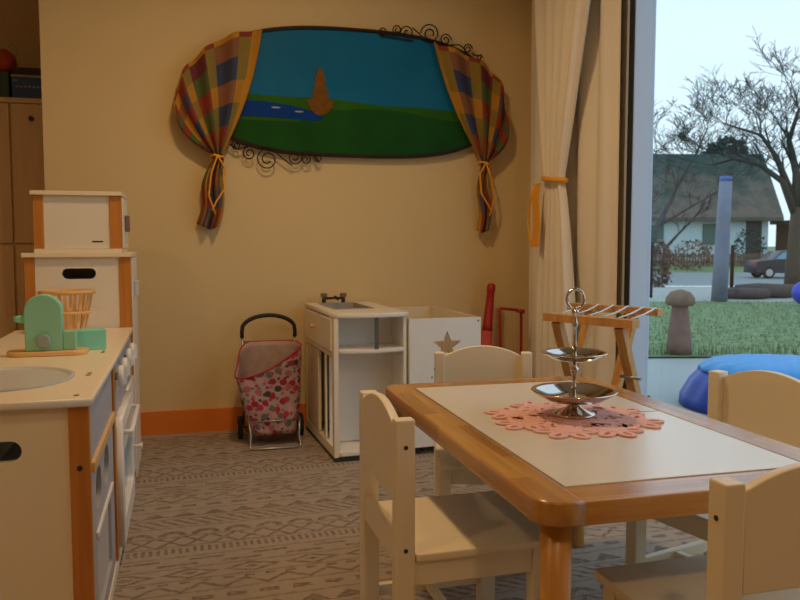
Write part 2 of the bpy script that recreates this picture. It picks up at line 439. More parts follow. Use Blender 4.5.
# blue shell sandpit
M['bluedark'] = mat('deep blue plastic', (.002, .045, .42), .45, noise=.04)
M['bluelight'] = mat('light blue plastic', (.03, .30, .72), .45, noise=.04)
c = out(2.27, 4.6, -.02)
t = thing('sandpit', 'blue plastic shell sandpit upturned on the patio outside the window', 'sandpit', c, YR); t.scale = (1, 1, .93)
def shell_ring(rx, ry, z, wav, n=96): return [(rx * math.cos(2 * PI * k / n) * (1 + wav * math.cos(18 * 2 * PI * k / n)), ry * math.sin(2 * PI * k / n) * (1 + wav * math.cos(18 * 2 * PI * k / n)), z) for k in range(n)]
def rings_mesh(rings, name, m, par):
    b = bmesh.new(); vv = [[b.verts.new(p) for p in r] for r in rings]; n = len(vv[0])
    for a, d in zip(vv, vv[1:]):
        for k in range(n):
            f = b.faces.new((a[k], a[(k + 1) % n], d[(k + 1) % n], d[k])); f.smooth = True
    b.faces.new(vv[-1]); b.faces.new(vv[0][::-1])
    bmesh.ops.recalc_face_normals(b, faces=b.faces[:])
    me = bpy.data.meshes.new(name); b.to_mesh(me); b.free(); return link(name, me, m, par)
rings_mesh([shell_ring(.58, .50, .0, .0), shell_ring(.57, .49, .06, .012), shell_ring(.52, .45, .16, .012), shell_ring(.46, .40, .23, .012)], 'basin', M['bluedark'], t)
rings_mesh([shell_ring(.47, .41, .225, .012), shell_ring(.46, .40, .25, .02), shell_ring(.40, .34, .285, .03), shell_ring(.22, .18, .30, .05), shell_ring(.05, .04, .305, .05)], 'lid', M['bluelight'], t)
o = MB().tube([out(1.50, 4.62, .03), out(1.40, 4.66, .05), out(1.32, 4.72, .115)], .006, 6).build('stick', M['dark']); tag(o, 'thin dark stick lying beside the blue sandpit on the patio', 'stick')

M['ball'] = mat('royal blue ball', (.03, .06, .55), .4)
t = MB().lathe([(.19 * math.sin(PI * i / 12), .19 - .19 * math.cos(PI * i / 12)) for i in range(13)], 24).build('play_ball', M['ball'], None, out(pt(806, 12), 12, -.01)); tag(t, 'royal blue ball on the lawn at the right edge of the view', 'ball')

# leaning timber post in the gravel
M['bluegrey'] = mat('weathered grey blue timber', (.19, .21, .29), .8, noise=.2, scale=8)
M['bluecap'] = mat('blue paint', (.06, .14, .40), .6)
t = thing('timber_post', 'thick grey weathered timber post with blue painted top in the gravel', 'post', out(pt(720, 13), 13, -.02))
MB().tube([(0, 0, 0), (.02, 0, .7), (.04, 0, 1.4), (.06, 0, 2.0)], [.13, .12, .108, .10], 14).build('shaft', M['bluegrey'], t)
MB().tube([(.06, 0, 1.99), (.062, 0, 2.07)], [.103, .09], 14).build('cap', M['bluecap'], t)
# logs
M['log'] = mat('dark bark', (.09, .07, .065), .9, noise=.4, scale=10)
for px, s, L, r_, lab in ((742, 13.6, .95, .10, 'short dark log beside the timber post on the gravel'), (768, 13.9, 1.1, .13, 'longer brown log lying below the big tree on the gravel')):
    p = out(pt(px, s), s, gz(s) + r_ - .02)
    o = MB().tube([(-L / 2, 0, 0), (-L / 6, .02, .015), (L / 5, -.01, 0), (L / 2, 0, .01)], [r_ * .9, r_, r_, r_ * .85], 12).build('log', M['log'], None, p, YR); tag(o, lab, 'log')
# dark fence posts
for px, s, h, lab in ((651, 14, 1.0, 'thin dark steel post nearest the window frame'), (732, 15, .95, 'thin dark steel post right of the timber post')):
    p = out(pt(px, s), s, gz(s) - .02)
    o = MB().tube([(0, 0, 0), (0, 0, h)], .035, 8).build('fence_post', M['blackiron'], None, p); tag(o, lab, 'post')

# trees
M['bark'] = mat('dark wet bark', (.055, .048, .04), .9, noise=.3, scale=5)
M['barkL'] = mat('grey birch bark', (.075, .08, .075), .9, noise=.4, scale=5)
M['trunkbrown'] = mat('brown trunk bark', (.085, .065, .045), .9, noise=.3, scale=4)
def tree(name, base, segs, seed, m, m2, label, spread=1.0, depth=5, minr=.006):
    rnd = random.Random(seed); t = thing(name, label, 'tree', base)
    tr = MB(); br = MB()
    def grow(p, d, L, r, lv):
        n = 4; pts = [p]; rs = [r]
        for i in range(n):
            d = (d + Vector((rnd.uniform(-1, 1), rnd.uniform(-1, 1), rnd.uniform(-.6, .9))) * .17 * spread).normalized()
            p = p + d * L / n; pts.append(p); rs.append(max(minr, r * (1 - .42 * (i + 1) / n)))
        br.tube(pts, rs, 5 if lv < 2 else 3, cap=False)
        if lv >= depth: return
        for q in range(3 if lv < 4 else 3):
            i = rnd.choice((1, 2, 3, 4)) if q else 4
            nd = (d * .75 + Vector((rnd.uniform(-1, 1), rnd.uniform(-1, 1), rnd.uniform(-.45, .9))) * .8 * spread).normalized()
            grow(pts[i], nd, L * rnd.uniform(.55, .8), rs[i] * .62, lv + 1)
    for kind, pts, rs, L in segs:
        pts = [Vector(p) for p in pts]
        (tr if kind == 'trunk' else br).tube(pts, rs, 10)
        if L:
            for i in range(1, len(pts)):
                for _ in range(2 if i < len(pts) - 1 else 3):
                    nd = ((pts[i] - pts[i - 1]).normalized() * .6 + Vector((rnd.uniform(-1, 1), rnd.uniform(-1, 1), rnd.uniform(-.1, 1))) * .75).normalized()
                    grow(pts[i], nd, L * rnd.uniform(.7, 1.1), rs[i] * .5, 2)
    tr.build('trunk', m, t); br.build('branches', m2, t)
    return t
ex = Vector((math.cos(R(15.6)), -math.sin(R(15.6)), 0))
def L3(a, z, s=0): e1 = Vector((math.sin(R(15.6)), math.cos(R(15.6)), 0)); return ex * a + e1 * s + Vector((0, 0, z))
tree('bare_tree', out(pt(793, 15), 15, -.05),
     [('trunk', [L3(0, 0), L3(.0, .7), L3(.03, 1.5), L3(.02, 2.1)], [.17, .14, .125, .10], 0),
      ('branch', [L3(.02, 1.9), L3(-.25, 2.7), L3(-.7, 3.1), L3(-1.2, 3.25), L3(-1.6, 3.1)], [.09, .07, .05, .035, .02], .75),
      ('branch', [L3(.02, 2.0), L3(0, 2.9), L3(-.12, 3.7, .1), L3(0, 4.4)], [.10, .075, .05, .03], .8),
      ('branch', [L3(.02, 1.7), L3(.5, 2.5), L3(.9, 3.4), L3(1.1, 4.2)], [.09, .07, .05, .03], .8),
      ('branch', [L3(0, 2.2), L3(-.4, 3.3), L3(-.7, 3.8), L3(-1.3, 4.1, .2)], [.07, .05, .035, .02], .7)],
     11, M['trunkbrown'], M['bark'], 'big bare tree with a brown trunk at the right of the yard', depth=6, minr=.005).scale = (1, 1, .80)
tree('bare_tree', out(pt(640, 21), 21, -.3),
     [('trunk', [L3(0, 0), L3(.15, 1.2), L3(.5, 2.4), L3(.9, 3.4)], [.12, .10, .08, .06], 0),
      ('branch', [L3(.5, 2.3), L3(.95, 3.6), L3(1.5, 4.9), L3(1.8, 5.8)], [.06, .05, .035, .02], .9),
      ('branch', [L3(.15, 1.1), L3(-.1, 2.6), L3(.1, 3.8), L3(.4, 5.0)], [.06, .05, .035, .02], .9),
      ('branch', [L3(.5, 2.3), L3(1.4, 3.0), L3(2.3, 3.7), L3(2.9, 4.0)], [.05, .04, .03, .015], .8)],
     4, M['barkL'], M['barkL'], 'slender pale bare tree leaning right beside the window frame', depth=6, minr=.006).scale = (.95, .95, .74)
tree('bare_tree', out(pt(664, 40), 40, gz(40)),
     [('trunk', [L3(0, 0), L3(.05, 1.0), L3(0, 1.5)], [.16, .13, .11], 0),
      ('branch', [L3(0, 1.4), L3(-.6, 2.2), L3(-1.1, 2.8)], [.08, .06, .04], .9),
      ('branch', [L3(0, 1.4), L3(.7, 2.2), L3(1.4, 2.9)], [.08, .06, .04], .9)],
     8, M['trunkbrown'], M['bark'], 'small forked bare tree in front of the white house wall', depth=4, minr=.02)

# house across the road
M['hwall'] = mat('pale house render', (.52, .62, .66), .9, noise=.05)
M['hdark'] = mat('dark house opening', (.04, .04, .045), .6)
M['hgreen'] = mat('grey green shutter', (.09, .15, .13), .7)
def roofmat():
    m, n, l, b = new_mat('mossy tiled roof'); b.inputs['Roughness'].default_value = .9
    t = n.new('ShaderNodeTexCoord'); a = n.new('ShaderNodeTexNoise'); a.inputs['Scale'].default_value = .8; a.inputs['Detail'].default_value = 8; a.inputs['Roughness'].default_value = .75
    l.new(t.outputs['Object'], a.inputs['Vector']); r = n.new('ShaderNodeValToRGB')
    r.color_ramp.elements[0].position = .36; r.color_ramp.elements[0].color = (.028, .055, .045, 1)
    r.color_ramp.elements[1].position = .62; r.color_ramp.elements[1].color = (.13, .105, .085, 1)
    s = n.new('ShaderNodeSeparateXYZ'); l.new(t.outputs['Object'], s.inputs[0]); V.nt = m.node_tree
    f = V(a.outputs['Fac']) + (5.0 - V(s.outputs['Z'])) * .05
    l.new(f.o, r.inputs[0]); l.new(r.outputs[0], b.inputs['Base Color']); return m
M['roof'] = roofmat()
S = 56; z0 = gz(S)
t = thing('house', 'white walled house with a big mossy roof across the road', 'house', out(pt(700, S), S, z0), YR)
k = S / 780
MB().box(-9.5, 4.8, 0, 8, 0, 3.6).build('wall', M['hwall'], t)
b = bmesh.new()
P = [(-11, -.8, 3.15), (5.5, -.8, 3.15), (5.5, 8.8, 3.15), (-11, 8.8, 3.15), (-9, 4, 8.1), (6.1, 4, 8.1)]
vs = [b.verts.new(p) for p in P] + [b.verts.new((p[0], p[1], p[2] - .25)) for p in P[:4]]
for f in ((0, 1, 5, 4), (1, 2, 5), (2, 3, 4, 5), (3, 0, 4), (6, 7, 1, 0), (7, 8, 2, 1), (8, 9, 3, 2), (9, 6, 0, 3), (9, 8, 7, 6)): b.faces.new([vs[i] for i in f])
me = bpy.data.meshes.new('roof'); b.to_mesh(me); b.free(); link('roof', me, M['roof'], t)
for x0, x1, za, zb, mm, nm in ((.1, 1.3, 1.2, 2.7, M['hgreen'], 'window'), (-6.6, -5.6, 1.2, 2.6, M['hgreen'], 'window'), (-3.6, -2.7, 1.3, 2.6, M['hgreen'], 'window'), (3.2, 4.3, .1, 2.9, M['hdark'], 'door')):
    MB().box(x0, x1, -.08, .02, za, zb).build(nm, mm, t)
# brown outbuilding right of the house
t = thing('shed', 'dark brown timber shed right of the white house', 'shed', out(pt(806, S), S - 2, z0), YR)
MB().box(-1.3, 3.4, 0, 4, 0, 2.7).build('wall', M['brownhedge'], t)
MB().box(-1.6, 3.7, -.4, 4.4, 2.7, 2.95).build('roof', M['hgreen'], t)
# evergreen behind the house and hedge
M['evergreen'] = mat('dark evergreen', (.025, .06, .045), .9, noise=.4, scale=4)
def blob(name, c, rx, rz, n, seed, m, leaf=.35):
    rnd = random.Random(seed); b = bmesh.new()
    for _ in range(n):
        v = Vector((rnd.gauss(0, 1), rnd.gauss(0, 1), rnd.gauss(0, 1))).normalized() * rnd.uniform(.7, 1.05)
        p = Vector((v.x * rx, v.y * rx, v.z * rz)); d = [Vector((rnd.uniform(-1, 1), rnd.uniform(-1, 1), rnd.uniform(-1, 1))) * leaf for _ in range(3)]
        b.faces.new([b.verts.new(p + q) for q in d])
    me = bpy.data.meshes.new(name); b.to_mesh(me); b.free(); return me
t = thing('evergreen_tree', 'dark round evergreen rising behind the house roof', 'tree', out(pt(722, 68), 68, gz(68)))
MB().tube([(0, 0, 0), (0, 0, 7)], .3, 8).build('trunk', M['trunkbrown'], t)
link('foliage', blob('f', None, 1.9, 2.2, 1500, 2, M['evergreen']), M['evergreen'], t, (0, 0, 8.0))
t = thing('garden_fence', 'low dark brown fence in front of the white house', 'fence', out(pt(690, 50), 50, gz(50)), YR)
f = MB()
for i in range(90): f.box(-8 + i * .18, -8 + i * .18 + .12, 0, .03, .05, .85 + .05 * (i % 2))
f.build('boards', M['brownhedge'], t); MB().box(-8, 8.2, .03, .08, .3, .4).box(-8, 8.2, .03, .08, .65, .73).build('rail', M['brownhedge'], t)
for px, s, rx, rz_, sd, lab in ((690, 47.5, 1.3, 1.0, 5, 'low brownish bush in front of the house fence, left one'), (655, 28, .6, .9, 6, 'dark bush on the gravel beside the window frame'), (748, 52, 1.0, 1.3, 7, 'rounded brown bush beside the house door')):
    o = link('bush', blob('b', None, rx, rz_, 500, sd, None, .14), M['brownhedge'] if sd != 7 else M['evergreen'], None, out(pt(px, s), s, gz(s) + rz_ * .9)); tag(o, lab, 'bush')

# parked cars
M['carbody'] = mat('dark grey car paint', (.028, .026, .03), .5, coat=.3)
M['carsilver'] = mat('pale car paint', (.42, .45, .48), .35, coat=.3)
M['carglass'] = mat('bluish car glass', (.20, .36, .46), .15)
M['tyre'] = mat('tyre rubber', (.02, .02, .02), .8)
M['hub'] = mat('pale wheel hub', (.45, .45, .42), .4)
M['taillight'] = mat('red tail light', (.6, .02, .02), .3)
def car(px, s, body, label, L=3.6, flip=1):
    t = thing('car', label, 'car', out(pt(px, s), s, gz(s)), YR)
    prof = [(0, .28), (.02, .75), (.12, .92), (.95, 1.0), (1.35, 1.42), (2.5, 1.47), (3.1, 1.0), (3.55, .9), (3.6, .3)]
    prof = [((x - L / 2) * flip, z) for x, z in prof]
    if flip < 0: prof = prof[::-1]
    me = sheet([prof], 1.6, 'XZ', .8, .04); link('body', me, body, t)
    g = [(1.02, 1.02), (1.38, 1.36), (2.45, 1.40), (2.95, 1.02)]; g = [((x - L / 2) * flip, z) for x, z in g]
    if flip < 0: g = g[::-1]
    link('side_window', sheet([g], .02, 'XZ', -.01), M['carglass'], t)
    for x in (.7, 2.9):
        for yy in (.02, 1.42):
            w = link('wheel', sheet([ell((x - L / 2) * flip, .31, .31, .31)], .2, 'XZ', yy + .05, .02), M['tyre'], t)
            link('hub', sheet([ell((x - L / 2) * flip, .31, .19, .19)], .02, 'XZ', yy - .06), M['hub'], w)
    MB().box((-L / 2 - .01) * flip if flip > 0 else L / 2 - .04, (-L / 2 + .05) * flip if flip > 0 else L / 2 + .01, .1, .5, .75, .88).build('tail_light', M['taillight'], t)
    return t
car(784, 38, M['carbody'], 'dark parked car on the road, left of the big tree trunk', 3.0).scale = (.9, .9, .93)
car(850, 45, M['carsilver'], 'pale parked car with a red tail light, right of the big tree trunk', 3.6)

# ------------------------------------------------------------------ cupboard in the niche
t = thing('tall_cupboard', 'tall light wood cupboard with four doors in the niche', 'cupboard', (-1.23, 4.42, 0)); t.scale = (1, 1, .985)
MB().box(-.72, .62, .02, .46, .0, 1.69).build('carcass', M['cupboard'], t)
for x0, x1 in ((-.70, -.165), (-.155, .3975)):
    for zz0, zz1, kz in ((.05, .955, .8), (.965, 1.685, 1.62)):
        dd = MB().box(x0 + .004 + (.0), x1 - .004, 0, .02, zz0, zz1, .002).build('door', M['cupboard'], t)
d3 = None
for zz0, zz1 in ((.05, .955), (.965, 1.685)):
    dd = MB().box(.4045, .61, 0, .02, zz0, zz1, .002).build('door', M['cupboard'], t)
    MB().tube([(.50, 0, zz1 - .075 if zz1 > 1 else zz1 - .08), (.50, -.02, zz1 - .075 if zz1 > 1 else zz1 - .08)], .012, 12).build('knob', M['hole'], dd)
MB().box(-.72, .62, .0, .46, 1.69, 1.715).build('top', M['cupboard'], t)
t = thing('game_box', 'flat navy board game box with pale lettering on the cupboard', 'box', (-.775, 4.45, 1.6895))
MB().box(-.048, .165, 0, .2, 0, .11, .003).build('base', M['bluebox'], t)
MB().box(-.052, .17, -.004, .204, .11, .122, .002).build('lid_rim', M['paleprint'], t)
MB().box(-.044, .16, .0, .2, .122, .16, .004).build('lid', M['hole'], t)
pr_ = MB(); rnd = random.Random(2)
for i in range(8): pr_.box(-.03 + i * .02, -.03 + i * .02 + .013, -.0012, 0, .058, .058 + rnd.choice((.008, .011)))
pr_.build('lettering', M['paleprint'], t)
MB().box(-.043, -.02, -.0012, 0, .09, .096).build('corner_mark', M['paleprint'], t); MB().box(.11, .145, -.0012, 0, .088, .094).build('corner_mark', M['paleprint'], t)
o = MB().box(0, .26, 0, .22, 0, .135, .004).build('storage_box', M['tealbox'], None, (-1.095, 4.45, 1.6895)); tag(o, 'dark green storage box left of the navy game box on the cupboard', 'box')
t = thing('soft_toy', 'red and orange soft toy with a loop on top of the green box', 'toy', (-.875, 4.52, 1.8248))
MB().lathe([(.01, 0), (.05, .005), (.07, .05), (.062, .09), (.03, .12), (.003, .125)], 20).build('body', M['redball'], t)
MB().tube([(.045 + .025 * math.cos(a), -.01, .115 + .035 * math.sin(a)) for a in [2 * PI * i / 14 for i in range(14)]], .007, 6, closed=True).build('loop', M['trimw'], t)

# ------------------------------------------------------------------ picture on the wall
M['sky_paint'] = mat('painted blue sky', (.010, .16, .34), .45, noise=.35, scale=2.2)
M['green_paint'] = mat('painted green meadow', (.012, .085, .012), .45, noise=.4, scale=5)
M['green_lite'] = mat('painted light green bank', (.03, .13, .008), .45, noise=.3, scale=6)
M['lake_paint'] = mat('painted blue lake', (.003, .05, .28), .4, noise=.2)
M['tree_paint'] = mat('painted orange brown tree', (.20, .085, .012), .5, noise=.4, scale=30)
M['white_paint'] = mat('painted white ripple', (.35, .38, .5), .5)
flatpaint('sky_paint', 'green_paint', 'green_lite', 'lake_paint', 'tree_paint', 'blackiron')
PCX, PCZ, PA, PB, PN = .86, 1.706, .745, .311, 3.1
def oval(k=1.0, n=96, pa=PA, pb=PB):
    o_ = []
    for i in range(n):
        a = 2 * PI * i / n; c, s = math.cos(a), math.sin(a)
        pn = 2.6 if s > 0 else PN; r = (abs(c) ** pn + abs(s) ** pn) ** (-1 / pn)
        o_.append((c * r * (pa - (1 - k)), s * r * (pb - (1 - k))))
    return o_
t = thing('landscape_board', 'oval painted landscape board with blue sky, lake and green meadow', 'painting', (PCX, YB - .022, PCZ))
link('panel', sheet([oval()], .03, 'XZ', 0.005), M['sky_paint'], t)
link('rim', sheet([oval(1.010), oval(.995)[::-1]], .04, 'XZ', 0.0), M['blackiron'], t)
def inoval(x, z, m_=.994):
    return (abs(x) / (PA - (1 - m_))) ** PN + (abs(z) / (PB - (1 - m_))) ** PN <= 1
def lower_oval(fz, x0=-.79, x1=.79, n=60):
    top = []; bot = []
    for i in range(n + 1):
        x = x0 + (x1 - x0) * i / n
        if abs(x) >= PA - .007: continue
        zb = -(PB - .006) * (1 - (abs(x) / (PA - .006)) ** PN) ** (1 / PN)
        zt = max(fz(x), zb + .001)
        top.append((x, zt)); bot.append((x, zb))
    return bot + top[::-1]
hill = lambda x: -.075 + .03 * math.exp(-((x - .12) / .10) ** 2) - .03 * (x - .1) if x > -.05 else -.005 - .015 * (x + .5) + (-.02 if x > -.1 else 0)
hz = lambda x: (-.022 if x < -.15 else -.022 - .045 * min(1, (x + .15) / .3)) + .012 * math.sin(5 * x) - (.02 * max(0, x - .2))
link('painted_meadow', sheet([lower_oval(hz)], .002, 'XZ', -.011), M['green_lite'], t)
fore = lambda x: -.155 if x < -.28 else (-.155 + .095 * min(1, (x + .28) / .16) if x < -.12 else -.06 - .05 * max(0, x) + .012 * math.sin(9 * x) - .02)
link('painted_foreground', sheet([lower_oval(lambda x: min(fore(x), hz(x) - .004))], .002, 'XZ', -.0125), M['green_paint'], t)
lake = [(-.70, -.06), (-.45, -.062), (-.33, -.075), (-.22, -.10), (-.16, -.135), (-.2, -.148), (-.33, -.14), (-.5, -.135), (-.70, -.15)]
lake = [(x, z) for x, z in lake]
link('painted_lake', sheet([lake[::-1]], .002, 'XZ', -.0140), M['lake_paint'], t)
rnd = random.Random(1)
tp = []
for i in range(40):
    a = 2 * PI * i / 40; z = math.sin(a)
    w = .062 * (1 - .0 * z) if z < -.1 else .028 + .03 * max(0, (.35 - z)) * 1.2
    tp.append((-.178 + math.cos(a) * w * 1.1 * (1.12 if i % 2 else .86), -.035 + (z * (.085 if z < 0 else .15)) * rnd.uniform(.93, 1.07)))
link('painted_tree', sheet([tp], .002, 'XZ', -.0155), M['tree_paint'], t)
for x, z in ((-.40, -.09), (-.285, -.105)): link('painted_ripple', sheet([ell(x, z, .022, .004)], .002, 'XZ', -.0155), M['white_paint'], t)

def scroll(cx, cz, r, turns, start, sgn=1, n=30):
    out_ = []
    for i in range(n):
        f = i / (n - 1); a = start + sgn * turns * 2 * PI * f; rr = r * (1 - .72 * f)
        out_.append((cx + rr * math.cos(a), 0, cz + rr * math.sin(a)))
    return out_
def W(px, py):              # position on the back wall read off the elevation sheet
    u = (px - 400) / 780; v = -(py - 300) / 780
    cy, sy = math.cos(R(15.6)), math.sin(R(15.6)); cp, sp_ = math.cos(R(4.18)), math.sin(R(4.18))
    dx = sy * cp + cy * u + sy * sp_ * v; dy = cy * cp - sy * u + cy * sp_ * v; dz = -sp_ + cp * v
    k = (YB - .02) / dy; return dx * k, .95 + dz * k
def iron(name, label, curls, links):
    t = thing(name, label, 'wall ornament', (0, YB - .045, 0));
    for px, py, r, turns, st, sg in curls:
        x, z = W(px, py); MB().tube(scroll(x, z, r, turns, R(st), sg), .0035, 6).build('curl', M['blackiron'], t)
    m_ = MB()
    for pts in links: m_.tube([(W(a, b)[0], 0, W(a, b)[1]) for a, b in pts], .0035, 6)
    m_.build('bar', M['blackiron'], t)
iron('iron_scroll', 'black wrought iron scrollwork along the top right of the oval painting',
     [(382, 33, .024, 1.4, -90, -1), (396, 31, .026, 1.5, -90, -1), (406, 34, .036, 1.3, 180, -1), (429, 35, .052, 1.6, 180, -1), (444, 41, .032, 1.5, 0, 1), (466, 50, .026, 1.5, 0, 1), (478, 59, .016, 1.2, 0, 1)],
     [[(379, 36), (390, 38), (400, 40), (412, 42)], [(411, 29), (418, 35), (424, 42), (430, 44)], [(436, 45), (444, 47), (452, 46), (458, 46), (464, 51)], [(470, 54), (474, 57), (480, 56)]])
iron('iron_scroll', 'black wrought iron scrollwork hanging below the left of the oval painting',
     [(236, 146, .024, 1.4, 90, 1), (249, 154, .033, 1.5, 100, 1), (267, 160, .052, 1.6, 120, 1), (294, 158, .036, 1.4, 0, -1), (305, 160, .026, 1.4, 90, -1), (317, 158, .022, 1.3, 180, 1)],
     [[(229, 145), (238, 150), (247, 147)], [(257, 150), (262, 147), (272, 150), (282, 159), (292, 166)], [(300, 158), (304, 154), (312, 155), (318, 163)]])

# ------------------------------------------------------------------ patchwork curtains beside the picture
pal = {'y': (.50, .24, .02), 'r': (.27, .04, .022), 'o': (.36, .10, .025), 'b': (.035, .055, .13), 'g': (.085, .12, .04), 'p': (.15, .03, .045), 'q': (.24, .10, .05), 'l': (.27, .19, .035), 'n': (.10, .07, .13)}
for k_, v_ in pal.items(): M['f' + k_] = mat('fabric ' + k_, v_, .9, noise=.12, scale=30, bump=.15, bscale=500)
keys = list(pal)
COLS = ['yyyyyyyyyyy', 'llyllyllyly', 'qbqbrbqnrbq', 'llyllyllyyl', 'pgrgrgpbnqy', 'lylyllyolyl', 'rnrbrgqrnpn', 'yoyyloyyyoy', 'rgrgprgrqgr']
CW = [.05, .08, .18, .09, .16, .08, .11, .07, .13]
def lerp(a, b, f): return a + (b - a) * f
def patch_curtain(label, topc, tie, tail, tailw, mirror, folds=4, seed=1):
    """topc: points of the gathered top edge on the wall, from the edge by the picture outwards"""
    t = thing('patchwork_curtain', label, 'curtain', (0, YB, 0))
    NU, NV = 108, 90; b = bmesh.new(); rnd = random.Random(seed)
    def top(u):
        f = u * (len(topc) - 1); i = min(int(f), len(topc) - 2); f -= i
        return lerp(topc[i][0], topc[i + 1][0], f), lerp(topc[i][1], topc[i + 1][1], f)
    tz = .60                                     # fraction of cloth above the tie
    grid = []
    for j in range(NV + 1):
        v = j / NV; row = []
        for i in range(NU + 1):
            u = i / NU; tx, tz_ = top(u)
            if v < tz:
                f = v / tz; g = f ** (1.0)
                kx = tie[0] + (.5 - u) * .035 * mirror
                sag = math.sin(PI * f) * (.035 if u > .5 else .030) * (1 if u > .5 else -.9) * -mirror * abs(u - .5) * 2
                x = lerp(tx, kx, g) + sag * -1 * (-1 if u > .5 else -1) * (1 if u > .5 else 1); z = lerp(tz_, tie[1], g ** .95)
                amp = lerp(.022, .013, f)
                y = -.073 - .010 * math.sin(PI * f) + amp * math.sin(u * 2 * PI * folds + .6 * math.sin(3 * f + u * 4))
                x += .004 * math.sin(u * 2 * PI * folds * 1.0 + 1.5) * (1 - f)
            else:
                f = (v - tz) / (1 - tz); w = lerp(.035, tailw, min(1, f * 2.2) ** .7)
                cx = lerp(tie[0], tail[0], f)
                x = cx + (.5 - u) * w * mirror + .008 * math.sin(8 * f + 2) ; z = lerp(tie[1], tail[1] + .05 * abs(u - .4), f)
                y = -.055 - .012 * math.sin(f * 3) + lerp(.012, .024, f) * math.sin(u * 2 * PI * 2 + 2.2 * f)
            row.append(b.verts.new((x, y, z)))
        grid.append(row)
    cum = [0]
    for c_ in CW: cum.append(cum[-1] + c_)
    for j in range(NV):
        v = (j + .5) / NV
        for i in range(NU):
            u = (i + .5) / NU; ci = next(q for q in range(9) if u * cum[-1] <= cum[q + 1])
            key = COLS[ci][min(10, int(v * 9))]
            if v < .025: key = 'y' if ci % 2 == 0 else 'r'
            f = b.faces.new((grid[j][i], grid[j][i + 1], grid[j + 1][i + 1], grid[j + 1][i])); f.smooth = True
            f.material_index = keys.index(key)
    me = bpy.data.meshes.new('cloth')
    for k_ in keys: me.materials.append(M['f' + k_])
    b.to_mesh(me); b.free(); o = link('cloth', me, None, t)
    md = o.modifiers.new('thickness', 'SOLIDIFY'); md.thickness = .003
    # knotted tie with loose ends
    kn = MB().tube([(tie[0] + .030 * math.cos(a), -.058 + .030 * math.sin(a), tie[1] + .004 * math.sin(2 * a)) for a in [2 * PI * i / 20 for i in range(20)]], .006, 6, closed=True)
    kn.build('tie_band', M['ribbon'], t)
    s_ = mirror
    MB().tube([(tie[0], -.09, tie[1]), (tie[0] + .035 * s_, -.095, tie[1] - .06), (tie[0] + .028 * s_, -.10, tie[1] - .16), (tie[0] - .01 * s_, -.10, tie[1] - .22), (tie[0] - .03 * s_, -.105, tie[1] - .26)], .0045, 6).build('tie_cord', M['ribbon'], t)
    MB().tube([(tie[0] - .0, -.09, tie[1]), (tie[0] - .03 * s_, -.095, tie[1] - .08), (tie[0] - .045 * s_, -.10, tie[1] - .19), (tie[0] - .015 * s_, -.11, tie[1] - .28)], .0045, 6).build('tie_cord', M['ribbon'], t)
    return t
lc = [W(*p) for p in ((260, 31), (245, 34), (230, 37), (216, 43), (206, 50), (196, 58), (188, 66), (180, 78), (176, 92), (175, 108), (176, 122))]
patch_curtain('patchwork curtain gathered on the left side of the oval painting', lc, W(217, 157), W(209, 230), .105, 1)
rc = [W(*p) for p in ((430, 44), (440, 48), (452, 52), (464, 57), (474, 62), (483, 68), (491, 76), (497, 86), (501, 97), (503, 112), (503, 128))]
patch_curtain('patchwork curtain gathered on the right side of the oval painting', rc, W(481, 164), W(482, 234), .07, -1, seed=5)

# ------------------------------------------------------------------ long cream window curtains
def drape(name, y0, y1, z0, z1, x, waves, amp, par, m, n=160, shape=None, nv=40):
    b = bmesh.new(); g = []
    for j in range(nv + 1):
        v = j / nv; row = []
        for i in range(n + 1):
            u = i / n; ya, yb, aa, dx = (y0, y1, amp, 0) if shape is None else shape(v)
            yy = lerp(ya, yb, u); w = math.sin(u * 2 * PI * waves + .5 * math.sin(u * 11 + v * 1.5))
            row.append(b.verts.new((x + dx + aa * w + .006 * math.sin(u * 31 + v * 2), yy + .35 * aa * math.cos(u * 2 * PI * waves) , lerp(z1, z0, v))))
        g.append(row)
    for j in range(nv):
        for i in range(n):
            f = b.faces.new((g[j][i], g[j][i + 1], g[j + 1][i + 1], g[j + 1][i])); f.smooth = True
    me = bpy.data.meshes.new(name); b.to_mesh(me); b.free(); o = link(name, me, m, par)
    md = o.modifiers.new('thickness', 'SOLIDIFY'); md.thickness = .002
    return o
t = thing('window_curtain', 'straight cream curtain hanging full length beside the window frame', 'curtain', (1.79, 3.4, 0))
drape('cloth', -.42, .46, .03, 2.5, .0, 5.5, .014, t, M['curtain'])
t = thing('tied_curtain', 'long cream curtain gathered by a yellow tieback in the corner', 'curtain', (1.70, 3.38, 0))
def tied(v):
    z = lerp(2.5, .03, v); zt = 1.24
    if z > zt:
        f = (z - zt) / (2.5 - zt)
        ya = lerp(-.075, -.42, f ** .95); yb = lerp(.075, .24, f ** .6); return ya, yb, lerp(.010, .022, f), 0
    f = (zt - z) / zt; f2 = min(1, f * 2.2)
    return lerp(-.075, -.19, f2 ** .7), lerp(.075, .15, f2 ** .7), lerp(.010, .02, f2), 0
drape('cloth', 0, 0, .03, 2.5, 0, 5, .02, t, M['curtain'], shape=tied, nv=70)
tb = MB()
tb.tube([(.036 * math.cos(a), .095 * math.sin(a), 1.25 + .012 * math.sin(a)) for a in [2 * PI * i / 24 for i in range(24)]], .012, 8, closed=True)
tb.build('tieback', M['ribbon'], t)
def band_mesh(pts, w, name, m, par):      # ribbon hanging: list of (x,y,z), width along y
    b = bmesh.new(); r = [(b.verts.new((p[0], p[1] - w / 2, p[2])), b.verts.new((p[0], p[1] + w / 2, p[2]))) for p in pts]
    for a, c in zip(r, r[1:]): b.faces.new((a[0], a[1], c[1], c[0]))
    me = bpy.data.meshes.new(name); b.to_mesh(me); b.free(); o = link(name, me, m, par)
    md = o.modifiers.new('thickness', 'SOLIDIFY'); md.thickness = .003; return o
